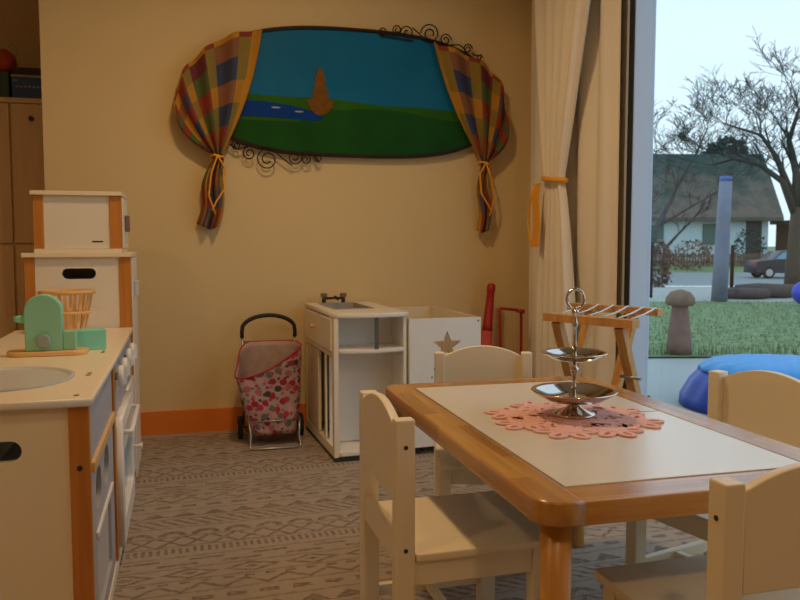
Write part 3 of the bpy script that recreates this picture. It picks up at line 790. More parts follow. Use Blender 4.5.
band_mesh([(-.05, .085, 1.235), (-.055, .09, 1.15), (-.05, .085, 1.05), (-.052, .095, .93)], .075, 'ribbon', M['ribbon'], t)
MB().tube([(-.05, .10, 1.23), (-.055, .15, 1.15), (-.05, .18, 1.05), (-.052, .15, .97), (-.052, .12, .935)], .006, 6).build('cord_loop', M['ribbon'], t)
# curtain rail above the frame
o = MB().box(1.68, 1.82, 2.6, 3.93, 2.5, 2.53).build('curtain_rail', M['whitecool']); tag(o, 'white curtain rail above the window curtains', 'curtain rail')

# ------------------------------------------------------------------ play sink unit
t = thing('play_sink_unit', 'white wooden play sink unit with curved open shelves against the wall', 'play furniture', (.62, 3.275, 0), R(2.4))
W_, D_, H_ = .338, .645, .648
def curve_top(bulge, y1, x0=0, x1=W_, n=14):
    return [(lerp(x0, x1, i / n), -bulge * math.sin(PI * i / n)) for i in range(n + 1)] + [(x1, y1), (x0, y1)]
basin_hole = [(.055, .20), (.055, .56), (.235, .56), (.235, .20)]
link('worktop', sheet([curve_top(.030, D_), basin_hole], .02, 'XY', H_ - .01, .003), M['white'], t)
MB().box(.0, .02, 0.0, .035, .02, H_ - .0205).box(.0, .02, D_ - .035, D_, .02, H_ - .0205).box(.0, .02, .035, D_ - .035, .02, .06).box(0, .02, .035, D_ - .035, .455, .475).build('side_frame', M['top'], t)
dr = MB().box(-.006, .014, .045, D_ - .045, .48, .622, .003).build('drawer', M['top'], t)
MB().tube([(-.006, .36, .56), (-.022, .36, .56), (-.03, .36, .56)], [.006, .008, .012], 10).build('knob', M['birch'], dr)
dd = MB().box(.001, .016, .33, D_ - .04, .065, .45, .003).build('door', M['top'], t)
MB().box(.004, .012, .19, .21, .065, .45).build('inner_post', M['top'], t)
MB().box(.3165, .330, 0.006, D_, .02, H_ - .021).build('side_panel', M['white'], t)
MB().box(.02, .316, D_ - .02, D_ - .005, .02, H_ - .021).build('back_panel', M['white'], t)
MB().box(.0202, .3158, .175, .189, .045, .62).build('inner_panel', M['whitecool'], t)
link('shelf', sheet([curve_top(.028, .174, .0205, .3155)], .016, 'XY', .482, .002), M['white'], t)
link('shelf', sheet([curve_top(.0, D_ - .03, .0205, .3155)], .02, 'XY', .032, .002), M['white'], t)
MB().box(.0, W_ - .002, .0, .012, .0, .02).build('foot_rail', M['dark'], t); MB().box(0, W_ - .002, D_ - .05, D_ - .03, 0, .02).build('foot_rail', M['dark'], t)
MB().box(.178, .193, -.024, -.012, .4905, H_ - .0205).build('divider', M['darkgrey'], t)
bs = MB(); bs.box(.057, .233, .202, .558, .545, .55).box(.053, .057, .20, .56, .545, .652).box(.233, .237, .20, .56, .545, .652).box(.053, .237, .198, .202, .545, .652).box(.053, .237, .558, .562, .545, .652)
bs.build('basin', M['greyplastic'], t)
fa = MB().tube([(.09, .60, .648), (.09, .60, .675)], .010, 10).tube([(.19, .60, .648), (.19, .60, .675)], .010, 10).tube([(.085, .60, .672), (.195, .60, .672)], .006, 8).tube([(.14, .60, .672), (.14, .56, .682), (.14, .51, .672)], .006, 8)
f_ = fa.build('tap', M['black'], t)
for x in (.09, .19): MB().box(x - .016, x + .016, .588, .612, .676, .698, .006).build('tap_knob', M['mossy'], f_)

t = thing('play_crate', 'white open topped wooden crate with a star cut in its front', 'play furniture', (.963, 3.2895, 0), R(2.4))
W2, H2, D2 = .342, .615, .64
sc_x, sc_z = .178, .488
star = []
for i in range(10):
    a = R(90 + 36 * i); rr = .070 if i % 2 == 0 else .030
    star.append((sc_x + rr * math.cos(a), sc_z + rr * math.sin(a)))
link('front_panel', sheet([rect(0, W2, .035, H2), star[::-1]], .016, 'XZ', .008), M['whitecool'], t)
MB().box(0, .016, .0165, D2, .035, H2).build('side_panel', M['top'], t)
MB().box(W2 - .016, W2, .0165, D2, .035, H2).build('side_panel', M['top'], t)
MB().box(.0165, W2 - .0165, D2 - .016, D2, .035, H2).build('back_panel', M['top'], t)
MB().box(.0165, W2 - .0165, .0165, D2 - .0165, .035, .05).build('bottom', M['white'], t)
MB().box(.03, .06, .03, .6, 0, .0345).box(W2 - .06, W2 - .03, .03, .6, 0, .0345).build('runner', M['dark'], t)
for x, z in ((.335, .598), (.105, .35)): MB().tube([(x - (.0 if x < .3 else .006), .001, z), (x - (.0 if x < .3 else .006), -.0015, z)], .004, 8).build('screw', M['dark'], t)
g = thing('slatted_cradle', 'slatted pale wooden doll cradle inside the star crate', 'doll furniture', (1.025, 3.47, .0505), R(2.4))
for i in range(7): MB().box(.01 + i * .036, .024 + i * .036, 0, .012, 0, .50).build('slat', M['whitecool'], g)
MB().box(0, .245, .0125, .03, .44, .47).box(0, .245, .0125, .03, .05, .08).build('rail', M['top'], g)
o = MB().box(0, .085, 0, .09, 0, .425, .03).build('red_cushion', M['redball'], None, (1.055, 3.345, .0505)); tag(o, 'red orange cushion seen through the star of the crate', 'cushion')

# ------------------------------------------------------------------ shopping trolley toy
def dotfabric():
    m, n, l, b = new_mat('dotted fabric'); b.inputs['Roughness'].default_value = .7
    t_ = n.new('ShaderNodeTexCoord')
    def layer(scale, r0, off):
        mp = n.new('ShaderNodeMapping'); mp.inputs['Location'].default_value = off; l.new(t_.outputs['UV'], mp.inputs['Vector'])
        vo = n.new('ShaderNodeTexVoronoi'); vo.voronoi_dimensions = '2D'; vo.inputs['Scale'].default_value = scale; vo.inputs['Randomness'].default_value = .75
        l.new(mp.outputs[0], vo.inputs['Vector']); V.nt = m.node_tree
        s = n.new('ShaderNodeSeparateColor'); l.new(vo.outputs['Color'], s.inputs[0])
        rp = n.new('ShaderNodeValToRGB'); rp.color_ramp.interpolation = 'CONSTANT'; els = rp.color_ramp.elements
        cols = [(.55, .04, .07), (.07, .05, .05), (.52, .14, .17), (.20, .17, .15), (.68, .38, .36), (.40, .02, .05)]
        els[0].color = cols[0] + (1,); els[0].position = 0; els[1].position = .17; els[1].color = cols[1] + (1,)
        for i in range(2, 6): e_ = els.new(i / 6); e_.color = cols[i] + (1,)
        l.new(s.outputs[0], rp.inputs[0])
        return V(vo.outputs['Distance']).lt(r0), rp.outputs[0]
    m1, c1 = layer(24, .36, (0, 0, 0)); m2, c2 = layer(40, .30, (.37, .21, 0))
    a = n.new('ShaderNodeMix'); a.data_type = 'RGBA'; a.inputs[6].default_value = (.50, .37, .34, 1); l.new(m2.o, a.inputs[0]); l.new(c2, a.inputs[7])
    c = n.new('ShaderNodeMix'); c.data_type = 'RGBA'; l.new(m1.o, c.inputs[0]); l.new(a.outputs[2], c.inputs[6]); l.new(c1, c.inputs[7])
    l.new(c.outputs[2], b.inputs['Base Color']); return m
M['dots'] = dotfabric(); M['lining'] = mat('pale pink lining', (.48, .35, .32), .6, noise=.25, scale=25)
M['piping'] = mat('red piping', (.45, .02, .05), .6)
t = thing('toy_shopping_trolley', 'toy shopping trolley with pink dotted bag and black arched handle', 'toy trolley', (.402, 3.72, 0)); t.scale = (.94, 1, 1)
# bag: rounded box section, open top that dips to the front left
def bag():
    b = bmesh.new(); n = 48; rows = []; NV = 16; uvl = b.loops.layers.uv.new('UVMap')
    def gf(x, y): return min(1, max(0, (x + .14) / .28)), min(1, max(0, (.09 - y) / .17))
    def ztop(x, y):    # rim height: high at back/right, dips at the front left
        f, g_ = gf(x, y); return .472 - g_ * .142 * (1 - f ** 1.8)
    for j in range(NV + 1):
        v = j / NV; row = []
        for k in range(n):
            a = 2 * PI * k / n; c, s = math.cos(a), math.sin(a)
            r = (abs(c) ** 4 + abs(s) ** 4) ** (-.25)
            hw = lerp(.115, .142, v) + (.012 * math.sin(PI * v)); hd = lerp(.085, .11, v)
            x = c * r * hw; y = s * r * hd - .01
            z = lerp(.055, ztop(x, y), v); f_, g_ = gf(x, y); x -= .050 * g_ * (1 - f_) * v ** 1.4; y -= .02 * g_ * (1 - f_) * v
            y += .004 * math.sin(9 * v + 3 * a); x += .003 * math.sin(11 * v + 5 * a)
            row.append(b.verts.new((x, y, z)))
        rows.append(row)
    for j in range(NV):
        for k in range(n):
            q = (rows[j][k], rows[j][(k + 1) % n], rows[j + 1][(k + 1) % n], rows[j + 1][k])
            f = b.faces.new(q); f.smooth = True
            for lp, (kk, jj) in zip(f.loops, ((k, j), (k + 1, j), (k + 1, j + 1), (k, j + 1))): lp[uvl].uv = (kk / n * .92, rows[jj][kk % n].co.z)
    b.faces.new(rows[0][::-1])
    rim = [v.co.copy() for v in rows[-1]]
    me = bpy.data.meshes.new('bag'); b.to_mesh(me); b.free(); return me, rim
me, rim = bag()
o = link('bag', me, M['dots'], t); me.materials.append(M['lining'])
md = o.modifiers.new('thickness', 'SOLIDIFY'); md.thickness = .004; md.offset = -1; md.material_offset = 1
MB().tube(rim, .0045, 6, closed=True).build('piping', M['piping'], o)
fr = MB()
fr.tube([(-.135, .115, .06), (-.135, .115, .50)], .006, 8).tube([(.135, .115, .06), (.135, .115, .50)], .006, 8)
fr.tube([(-.135, .115, .47), (.135, .115, .47)], .004, 8).build('frame', M['steel'], t)
hp = [(-.137 , .115, .49), (-.137, .115, .52)] + [(-.137 * math.cos(a), .115, .530 + .068 * math.sin(a)) for a in [PI * i / 12 for i in range(1, 12)]] + [(.137, .115, .52), (.137, .115, .49)]
MB().tube(hp, .0105, 10).build('handle', M['black'], t)
MB().tube([(-.125, -.02, .13), (-.125, -.10, .125), (-.118, -.125, .06), (-.125, -.14, .007), (-.10, -.16, .007), (.10, -.16, .007), (.125, -.14, .007), (.118, -.125, .06), (.125, -.10, .125), (.125, -.02, .13)], .005, 8).tube([(-.125, -.105, .122), (.125, -.105, .122)], .004, 8).tube([(-.12, -.12, .03), (-.12, .07, .05)], .004, 8).tube([(.12, -.12, .03), (.12, .07, .05)], .004, 8).build('foot_stand', M['steel'], t)
for x in (-.155, .158):
    w = link('wheel', sheet([ell(.09, .055, .055, .055)], .024, 'YZ', x, .006), M['tyre'], t)
    link('hub', sheet([ell(.09, .055, .018, .018)], .03, 'YZ', x), M['steel'], w)
MB().tube([(-.16, .09, .055), (.16, .09, .055)], .005, 8).build('axle', M['steel'], t)

# ------------------------------------------------------------------ play kitchen run on the left
t = thing('play_kitchen', 'cream play kitchen with round sink, oven knobs and orange corner posts', 'play kitchen', (-.60, 1.76, 0))
KW, KD, KH = .405, 1.44, .622          # X width, Y length, height
sink_hole = ell(.180, .285, .150, .165, 36)
link('worktop', sheet([rect(-.01, KW + .006, -.012, KD), sink_hole], .018, 'XY', KH - .009, .003), M['top'], t)
mb = MB(); mb.lathe([(.98, 0), (1.06, .0), (1.07, .004), (1.0, .0055), (.95, -.002), (.85, -.035), (.6, -.05), (.05, -.052), (.0001, -.052)], 40)
o = mb.build('sink_basin', M['sinkgrey'], t, (.180, .285, KH + .0005)); o.scale = (.150, .165, 1)
slot = rrect(.145, .268, .492, .536, .022)
link('end_panel', sheet([rect(.04, KW - .045, .0, KH - .0185), slot[::-1]], .014, 'XZ', .012), M['top'], t)
MB().box(KW - .0445, KW - .003, .0, .022, 0, KH - .0185, .002).build('corner_post', M['orangewood'], t)
MB().box(-.0, .0395, .0, .022, 0, KH - .0185, .002).build('corner_post', M['orangewood'], t)
MB().box(.0, .01, .0225, KD - .01, .02, KH - .0185).build('back_panel', M['white'], t)
MB().box(.0105, KW - .02, .0225, KD - .01, .03, .045).build('floor_panel', M['white'], t)
MB().box(.0105, KW - .02, KD - .024, KD - .01, .0455, KH - .0185).build('end_panel', M['top'], t)
MB().box(.03, KW - .04, .055, KD - .05, .25, .262).build('inner_shelf', M['white'], t)
MB().box(KW - .02, KW + .0, .0225, KD, .0, .035, .002).build('plinth', M['white'], t)
fx = KW - .018
MB().box(fx, KW - .004, .0225, .56, .475, KH - .0185).build('drawer_front', M['greypanel'], t)
MB().box(fx + .002, KW + .004, .0225, .56, .452, .474, .002).build('grip_rail', M['birch'], t)
dd = link('cupboard_door', sheet([rect(.028, .555, .04, .448), rrect(.10, .22, .33, .425, .04)[::-1], rrect(.30, .42, .33, .425, .04)[::-1], rrect(.10, .45, .08, .27, .01)[::-1]], .014, 'YZ', fx + .007), M['greypanel'], t)
MB().box(fx + .002, fx + .006, .09, .46, .07, .28).build('inset', M['sinkgrey'], dd)
MB().box(KW - .004, KW + .003, .08, .47, .285, .298, .002).build('towel_rail', M['whitecool'], dd)
MB().box(fx, KW + .002, .565, .60, .035, KH - .0185, .002).build('centre_post', M['orangewood'], t)
MB().box(fx, KW - .004, .605, KD - .005, .44, KH - .0185).build('control_panel', M['greypanel'], t)
for y in (.68, .84, 1.06, 1.22):
    kb = link('knob', sheet([ell(y, .555, .033, .033)], .016, 'YZ', KW + .014, .004), M['whitecool'], t)
    MB().tube([(KW - .004, y, .555), (KW + .006, y, .555)], .012, 10).build('spindle', M['steel'], kb)
    MB().box(KW + .0222, KW + .030, y - .004, y + .004, .53, .58).build('grip', M['whitecool'], kb)
ov = link('oven_door', sheet([rect(.61, 1.10, .06, .435), rrect(.66, 1.05, .13, .33, .02)[::-1]], .03, 'YZ', KW + .004, .003), M['whitecool'], t)
MB().box(KW - .006, KW - .002, .65, 1.06, .12, .34).build('window', M['carglass'], ov)
MB().tube([(KW + .018, .66, .39), (KW + .04, .66, .39), (KW + .04, 1.04, .39), (KW + .018, 1.04, .39)], .007, 8).build('handle', M['whitecool'], ov)
wd = link('washer_door', sheet([rect(1.115, KD - .005, .06, .435), ell(1.275, .24, .10, .10, 30)[::-1]], .016, 'YZ', KW - .004, .003), M['whitecool'], t)
MB().tube([(KW + .004, 1.16, .22), (KW + .035, 1.16, .22), (KW + .045, 1.16, .22)], [.006, .008, .014], 12).build('knob', M['whitecool'], wd)
for x, y in ((KW - .03, .03), (KW - .035, .30), (KW - .035, .33), (KW - .04, .72), (KW - .04, .75)): MB().lathe([(.006, 0), (.006, .0008), (.0001, .0008)], 10).build('screw', M['dark'], t, (x, y, KH + .0002))
MB().tube([(KW - .024, .001, .47), (KW - .024, -.002, .47)], .006, 10).build('screw', M['dark'], t)

def tower(name, label, cat, x0, x1, y0, D, z0, z1, slot_, loc_rz=0):
    t = thing(name, label, cat, (x0, y0, z0)); W3 = x1 - x0; H3 = z1 - z0
    lid = MB().box(-.008, W3 + .003, -.012, D, H3 - .016, H3, .002).build('top_board', M['top'], t)
    loops = [rect(.036, W3 - .044, .016, H3 - .0165)]
    if slot_: loops.append(rrect(*slot_, .021)[::-1])
    link('side_panel', sheet(loops, .014, 'XZ', .012), M['white'], t)
    MB().box(.0, .0355, 0, .022, .0, H3 - .0165, .001).build('post', M['orangewood'], t)
    MB().box(W3 - .0435, W3, 0, .022, .0, H3 - .0165, .001).build('post', M['orangewood'], t)
    MB().box(.0, .01, .0225, D - .015, 0, H3 - .0165).box(.0105, W3 - .012, D - .03, D - .015, 0, H3 - .0165).build('back_panel', M['white'], t)
    MB().box(.0, W3, -.004, D - .01, -.0, .0155).build('bottom_board', M['top'], t) if not slot_ else MB().box(.0105, W3 - .012, .0225, D - .031, .0, .015).build('bottom_board', M['top'], t)
    dr = MB().box(W3 - .011, W3 + .004, .024, D - .015, .018, H3 - .02, .002).build('door', M['white'], t)
    hz_ = H3 * .5 if not slot_ else H3 - .14
    MB().box(W3 + .0045, W3 + .022, .10, .13, hz_ - .035, hz_ + .03, .005).build('handle', M['mossy' if not slot_ else 'sinkgrey'], dr)
    return t
tower('play_fridge', 'tall cream play fridge with slot handle hole behind the worktop', 'play furniture', -.572, -.192, 3.205, .36, 0, .912, (.13, .252, .812, .853))
mw = tower('toy_microwave', 'small cream toy microwave with orange posts, topmost of the stack', 'toy appliance', -.537, -.222, 3.215, .30, .9125, 1.147, None)
MB().box(.205, .245, .0042, .005, .040, .0455).build('nameplate', M['dark'], mw)

# mint toy mixer on the worktop
t = thing('toy_coffee_machine', 'mint green wooden toy coffee machine on the worktop beside the sink', 'toy appliance', (-.392, 2.47, .6223)); t.scale = (.9, .9, .93)
link('base', sheet([rrect(-.115, .13, -.045, .075, .05)], .014, 'XY', .0075, .003), M['birch'], t)
prof = [(-.056, .015), (.056, .015), (.056, .13)] + [(.058 * math.cos(R(a)), .135 + .058 * math.sin(R(a))) for a in range(10, 171, 16)] + [(-.058, .13)]
link('body', sheet([prof], .045, 'XZ', -.0, .004), M['mint'], t)
link('dial', sheet([ell(0, .048, .021, .021)], .014, 'XZ', -.0315, .003), M['dial'], t)
MB().tube([(-.058, 0, .115), (-.075, 0, .115), (-.09, 0, .115)], [.014, .012, .008], 12).build('side_knob', M['mintlight'], t)
MB().box(.0565, .095, -.015, .03, .015, .075, .003).build('side_block', M['mint'], t)
o = MB().box(-.045, .045, -.03, .03, 0, .062, .003).build('toy_block', M['mintlight'], None, (-.280, 2.57, .6223 + .0), R(12)); tag(o, 'turquoise wooden block right of the mint toy coffee machine', 'toy')

# slatted wooden basket
t = thing('wooden_basket', 'small slatted light wood basket behind the mint toy', 'basket', (-.405, 3.06, .6223))
bk = MB()
for z, r in ((.006, .058), (.075, .076), (.15, .092)):
    bk.tube([(r * math.cos(a), r * .8 * math.sin(a), z) for a in [2 * PI * i / 32 for i in range(32)]], .006 if z < .14 else .008, 8, closed=True)
bk.build('hoops', M['birch'], t)
for i in range(14):
    a = 2 * PI * i / 14; c, s = math.cos(a), math.sin(a)
    b = bmesh.new(); w = .006; ta = Vector((-s, c * .8, 0)).normalized() * w
    q = [Vector((r * c, r * .8 * s, z)) for r, z in ((.054, .0), (.071, .075), (.087, .15))]
    m_ = MB()
    for A, B_ in zip(q, q[1:]):
        nn = Vector((c, s, 0)) * .002
        vs = [m_.b.verts.new(P_) for P_ in (A - ta - nn, A + ta - nn, A + ta + nn, A - ta + nn, B_ - ta - nn, B_ + ta - nn, B_ + ta + nn, B_ - ta + nn)]
        for f in ((0, 1, 2, 3), (4, 5, 6, 7), (0, 1, 5, 4), (1, 2, 6, 5), (2, 3, 7, 6), (3, 0, 4, 7)): m_.b.faces.new([vs[k_] for k_ in f])
    b.free(); m_.build('slat', M['birch'], t)
MB().lathe([(.0001, 0.001), (.055, .001), (.055, .006), (.0001, .006)], 24).build('bottom', M['birch'], t).scale = (1, .8, 1)

# ------------------------------------------------------------------ table
TX0, TX1, TY0, TY1, TZ, TT = .557, 1.223, 1.112, 2.218, .53, .042
t = thing('play_table', 'low golden pine children\'s table with an off-white inset top', 'table', ((TX0 + TX1) / 2, (TY0 + TY1) / 2, 0), R(-.9))
hx, hy = (TX1 - TX0) / 2, (TY1 - TY0) / 2; bw = .078
def rail_long(sg):
    r = .048; p = []
    x1, x0 = hx, hx - bw
    pts = [(x0, -hy)] + [(x1 - r + r * math.cos(R(a)), -hy + r + r * math.sin(R(a))) for a in range(-90, 1, 15)] + [(x1 - r + r * math.cos(R(a)), hy - r + r * math.sin(R(a))) for a in range(0, 91, 15)] + [(x0, hy)]
    pts = [(x * sg, y) for x, y in pts]
    if sg < 0: pts = pts[::-1]
    return sheet([pts], TT, 'XY', TZ - TT / 2, .0045)
link('long_rail', rail_long(1), M['pineY'], t); link('long_rail', rail_long(-1), M['pineY'], t)
for sg in (-1, 1):
    y0, y1 = (hy - bw, hy) if sg > 0 else (-hy, -hy + bw)
    MB().box(-hx + bw - .004, hx - bw + .004, y0, y1, TZ - TT, TZ - .0004, .0045).build('end_rail', M['pineX'], t)
MB().box(-hx + bw - .001, hx - bw + .001, -hy + bw - .001, hy - bw + .001, TZ - .022, TZ - .004).build('groove', M['hole'], t)
MB().box(-hx + bw + .0025, hx - bw - .0025, -hy + bw + .0025, hy - bw - .0025, TZ - .012, TZ + .0008, .001).build('table_panel', M['laminate'], t)
MB().box(.16, hx - bw - .0035, .021, .0235, TZ + .0008, TZ + .0013).build('seam', M['hole'], t)
for sx_ in (-1, 1):
    for sy_ in (-1, 1):
        MB().lathe([(.022, 0), (.0255, .004), (.0265, .2), (.0275, TZ - TT - .001), (.001, TZ - TT - .001)], 24).build('leg', M['pineZ'], t, (sx_ * (hx - .052), sy_ * (hy - .055), 0))
MB().box(-hx + .055, -hx + .075, -hy + .08, hy - .08, TZ - TT - .03, TZ - TT - .0005).box(hx - .075, hx - .055, -hy + .08, hy - .08, TZ - TT - .03, TZ - TT - .0005).build('under_rail', M['pineY'], t)

# ------------------------------------------------------------------ chairs: origin between the back posts' outer faces, facing +Y
def make_chair():
    t = thing('childs_chair', 'x', 'chair', (0, 0, 0)); w = .335; pd = .04; pw = .034; hw = w / 2
    for s in (-1, 1):
        x0, x1 = (hw - pw, hw) if s > 0 else (-hw, -hw + pw)
        lg = MB().box(x0, x1, 0, pd, 0, .60, .0035).build('back_post', M['chair'], t)
        for z in (.545, .335): MB().tube([(s * hw, pd / 2, z), (s * (hw + .0012), pd / 2, z)], .0045, 10).build('screw', M['dark'], lg)
    iw = hw - pw
    arch = [(-iw + .0005, .43), (iw - .0005, .43)] + [(iw * .999 * (1 - i / 10),   .587 + .033 * (1 - (1 - i / 10) ** 2)) for i in range(0, 21)]
    link('backrest', sheet([arch], .018, 'XZ', .0105, .002), M['chair'], t)
    MB().box(-iw + .0005, iw - .0005, .006, .026, .296, .352, .002).build('back_rail', M['chair'], t)
    seat = [(-iw, .012), (iw, .012), (iw, .0405), (hw, .0405), (hw + .004, .30)] + [(lerp(hw + .004, -hw - .004, i / 12), .335 + .018 * math.sin(PI * i / 12)) for i in range(1, 12)] + [(-hw - .004, .30), (-hw, .0405), (-iw, .0405)]
    seat = [(x, y) for x, y in seat if True]
    link('seat', sheet([rrect(-hw - .003, hw + .003, .0415, .368, .010)], .017, 'XY', .3175, .003), M['chair'], t)
    for s in (-1, 1):
        x0, x1 = (hw - .038, hw - .002) if s > 0 else (-hw + .002, -hw + .038)
        MB().box(x0, x1, .30, .338, 0, .3085, .003).build('front_leg', M['chair'], t)
        xa, xb = (hw - .024, hw - .006) if s > 0 else (-hw + .006, -hw + .024)
        MB().box(xa, xb, .0405, .2995, .258, .3085, .002).build('side_apron', M['chair'], t)
        MB().box(xa, xb, .0405, .2995, .10, .128, .002).build('stretcher', M['chair'], t)
    MB().box(-hw + .0385, hw - .0385, .312, .33, .258, .3085, .002).build('front_apron', M['chair'], t)
    MB().box(-hw + .0245, hw - .0245, .16, .178, .104, .124, .002).build('cross_stretcher', M['chair'], t)
    return t
ch0 = make_chair()
G = 'four cream wooden children\'s chairs round the table'
spots = [((.400, 1.628), -90, 'cream wooden chair at the long left side of the table, seat half in shadow'),
         ((.932, 2.345), 164.4, 'cream wooden chair at the far end of the table before the star crate'),
         ((1.465, 1.665), 103, 'cream wooden chair with its back to the window, before the blue sandpit'),
         ((.920, .938), 0, 'cream wooden chair at the near end of the table, closest to the viewer')]
chs = [ch0] + [copy_tree(ch0) for _ in range(3)]
for o, ((x, y), a, lab) in zip(chs, spots):
    o.location = (x, y, 0); o.rotation_euler = (0, 0, R(a)); o.scale = (.93, .95, 1) if a > 160 else (1, 1, 1); o['label'] = lab; o['group'] = 'chairs round the pine table'

# ------------------------------------------------------------------ pink felt doily
def doily():
    m_ = MB(); b = m_.b; rnd = random.Random(4); cnt = [0]
    def ring(cx, cy, a, w_, rot, slit, z0=0, n=20):
        z = z0 + .00012 * (cnt[0] % 9); cnt[0] += 1; th = .0035
        o_ = ell(cx, cy, a, w_, n, rot)
        i_ = ell(cx + (a * .12) * math.cos(rot), cy + (a * .12) * math.sin(rot), a * slit, w_ * .30, n, rot)
        L = [[b.verts.new((x, y, zz)) for x, y in pp] for pp, zz in ((o_, z), (o_, z + th), (i_, z + th), (i_, z))]
        for q in range(4):
            A, B_ = L[q], L[(q + 1) % 4]
            for k_ in range(n): b.faces.new((A[k_], A[(k_ + 1) % n], B_[(k_ + 1) % n], B_[k_]))
    def disc(cx, cy, r, n=16):
        z = .00012 * (cnt[0] % 9); cnt[0] += 1
        A = [b.verts.new((cx + r * math.cos(2 * PI * k_ / n), cy + r * math.sin(2 * PI * k_ / n), z)) for k_ in range(n)]
        B_ = [b.verts.new((v.co.x, v.co.y, z + .0036)) for v in A]
        b.faces.new(A[::-1]); b.faces.new(B_)
        for k_ in range(n): b.faces.new((A[k_], A[(k_ + 1) % n], B_[(k_ + 1) % n], B_[k_]))
    def flower(cx, cy, R_, rot, petals=6):
        disc(cx, cy, R_ * .36)
        for q in range(petals):
            a = rot + 2 * PI * q / petals
            ring(cx + R_ * .62 * math.cos(a), cy + R_ * .62 * math.sin(a), R_ * .40, R_ * .29, a, .5)
    for i in range(8):
        a = 2 * PI * i / 8 + .2; flower(.145 * math.cos(a), .145 * math.sin(a), .068 + .006 * (i % 2), a + .4 * (i % 3))
    for i in range(6):
        a = 2 * PI * i / 6; flower(.068 * math.cos(a), .068 * math.sin(a), .052, a + .3, 5)
    disc(0, 0, .045, 24)
    return m_
o = doily().build('felt_doily', M['pink'], None, (.892, 1.662, TZ + .0012)); o.scale = (.97, .97, 1); tag(o, 'pink felt doily of joined flowers under the silver cake stand', 'doily')

# ------------------------------------------------------------------ two tier stand
t = thing('cake_stand', 'small two tier silver cake stand on the pink doily', 'cake stand', (.905, 1.68, TZ + .0065))
MB().lathe([(.050, 0), (.052, .002), (.050, .005), (.036, .010), (.020, .018), (.012, .026), (.012, .032)], 40).build('foot', M['chrome'], t)
def dish(z, r, dep, name):
    pr2 = [(.005, z - .001), (r * .35, z), (r * .7, z + dep * .32), (r * .93, z + dep * .8), (r, z + dep), (r * 1.008, z + dep + .0015), (r * .99, z + dep + .003), (r * .92, z + dep * .85 + .003), (r * .68, z + dep * .36 + .003), (r * .33, z + .0035), (.005, z + .003)]
    return MB().lathe(pr2, 64).build(name, M['chrome'], t)
dish(.030, .102, .028, 'lower_dish'); dish(.130, .078, .020, 'upper_dish')
MB().lathe([(.004, .033), (.009, .036), (.005, .042), (.0045, .06), (.007, .066), (.0045, .072), (.0045, .10), (.010, .106), (.011, .112), (.005, .118), (.005, .1285)], 20).build('lower_stem', M['chrome'], t)
MB().lathe([(.006, .1335), (.009, .137), (.005, .143), (.004, .16), (.006, .166), (.0042, .175), (.0042, .21), (.008, .219), (.005, .227), (.004, .240), (.009, .247), (.009, .252), (.004, .257)], 20).build('upper_stem', M['chrome'], t).scale = (1, 1, 1)
rg = MB(); rp = [(.0205 * math.cos(a) * math.cos(R(15.6)), -.0205 * math.cos(a) * math.sin(R(15.6)), .279 + .0245 * math.sin(a)) for a in [2 * PI * i / 40 for i in range(40)]]
rg.tube(rp, [.0033 + .0013 * (i % 5 == 0) for i in range(40)], 8, closed=True).build('ring_handle', M['chrome'], t)

# ------------------------------------------------------------------ folding wooden rack by the window
F0, F1 = Vector((1.28, 2.59, .682)), Vector((1.44, 2.26, .682)); R0, R1 = Vector((1.485, 2.80, .70)), Vector((1.665, 2.455, .70))
t = thing('folding_rack', 'folding pine rack with white cords standing by the window', 'rack', (0, 0, 0))
t.location = (1.45, 2.53, 0); off = Vector((1.45, 2.53, 0))
def beam(m_, a, b_, w, h, up=Vector((0, 0, 1))):
    a = a - off; b_ = b_ - off; d = (b_ - a).normalized(); s = d.cross(up).normalized() * w / 2; u_ = s.cross(d).normalized() * h / 2
    vs = [m_.b.verts.new(p + i * s + j * u_) for p in (a, b_) for i, j in ((-1, -1), (1, -1), (1, 1), (-1, 1))]
    for f in ((0, 1, 2, 3), (7, 6, 5, 4), (0, 4, 5, 1), (1, 5, 6, 2), (2, 6, 7, 3), (3, 7, 4, 0)): m_.b.faces.new([vs[k_] for k_ in f])
    return m_
dF = (F1 - F0).normalized(); perp = Vector((-dF.y, dF.x, 0))
if perp.x < 0: perp = -perp
beam(MB(), F0, F1, .045, .028).build('top_bar', M['rackwood'], t)
beam(MB(), R0, R1, .04, .026).build('top_bar', M['rackwood'], t)
for f in (.13, .84):
    a = lerp(F0, F1, f) - Vector((0, 0, .015)); foot = a + perp * .27; foot.z = 0.004
    beam(MB(), a, foot, .028, .034, dF).build('leg', M['rackwood'], t)
for f in (.24, .72):
    a = lerp(R0, R1, f) - Vector((0, 0, .015)); foot = a - perp * .27; foot.z = 0.004
    beam(MB(), a, foot, .024, .034, dF).build('leg', M['rackwood'], t)
for f in (.18, .34, .5, .66, .82, .95):
    a = lerp(F0, F1, f) - off + Vector((0, 0, .016)); c_ = lerp(R0, R1, f) - off + Vector((0, 0, .014))
    MB().tube([a, (a + c_) / 2 - Vector((0, 0, .004)), c_], .0032, 6).build('cord', M['cord'], t)
for f in (.84,):
    a = lerp(F0, F1, f) - off; p = a + Vector((0, 0, -.19)) + perp * .055
    MB().tube([p - dF * .03, p + dF * .05], .006, 8).build('bolt', M['steel'], t)

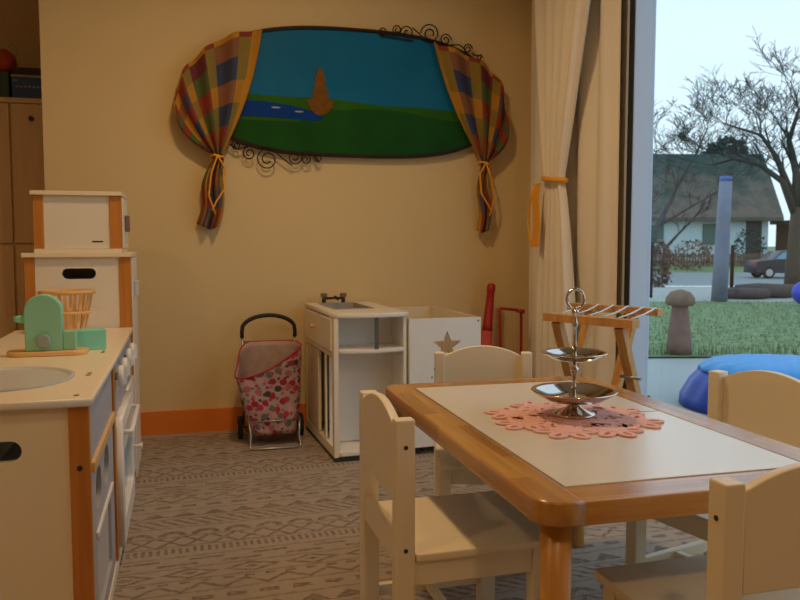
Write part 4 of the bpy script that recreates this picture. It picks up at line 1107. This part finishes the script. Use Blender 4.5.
# ------------------------------------------------------------------ red toys in the corner
t = thing('toy_bat', 'dark red plastic toy bat with pink barrel leaning in the corner', 'toy bat', (1.450, 3.70, 0))
A = Vector((0, 0, .01)); B_ = Vector((.125, .14, .735)); q = lambda f: A.lerp(B_, f)
MB().tube([q(0), q(.02), q(.3), q(.66)], [.026, .038, .038, .031], 16).build('barrel', M['redpink'], t)
MB().tube([q(.661), q(.70), q(.85), q(.94), q(.945), q(.985), q(1)], [.029, .027, .022, .020, .023, .023, .016], 16).build('handle', M['red'], t)
t = thing('toy_pushcart', 'dark red toy pushcart with square tube handle beside the curtain', 'toy cart', (1.648, 3.655, 0))
MB().tube([(-.062, .06, .05), (-.062, .08, .3), (-.062, .10, .60), (-.058, .10, .612), (.045, .08, .60), (.052, .08, .595), (.045, .06, .3), (.045, .05, .05)], .008, 8).build('handle_frame', M['red'], t)
MB().tube([(.03, .08, .60), (.066, .075, .592)], .012, 10).build('grip', M['red'], t)
MB().box(-.075, .045, -.05, .04, .10, .36, .012).build('tray', M['red'], t)
for x in (-.085, .055):
    for y in (-.04, .03): link('wheel', sheet([ell(y, .04, .04, .04)], .016, 'YZ', x - (.0 if x < 0 else .0), .003), M['tyre'], t)
MB().tube([(-.085, -.04, .04), (.055, -.04, .04)], .005, 8).tube([(-.085, .02, .04), (.055, .02, .04)], .005, 8).tube([(0, -.04, .04), (0, -.04, .1)], .006, 6).tube([(0, .02, .04), (0, .02, .1)], .006, 6).build('axle', M['steel'], t)

# ------------------------------------------------------------------ groups of like things
GROUPS = {'bare_tree': 'bare trees in the yard', 'log': 'logs on the gravel bed', 'car': 'cars parked on the road', 'fence_post': 'thin steel posts in the yard',
          'bush': 'bushes before the house', 'patchwork_curtain': 'patchwork curtains beside the painting', 'iron_scroll': 'iron scrolls on the painting', 'ceiling_lamp': 'ceiling lamps of the room'}
for o in bpy.data.objects:
    k_ = o.name.split('.')[0]
    if o.parent is None and k_ in GROUPS: o['group'] = GROUPS[k_]
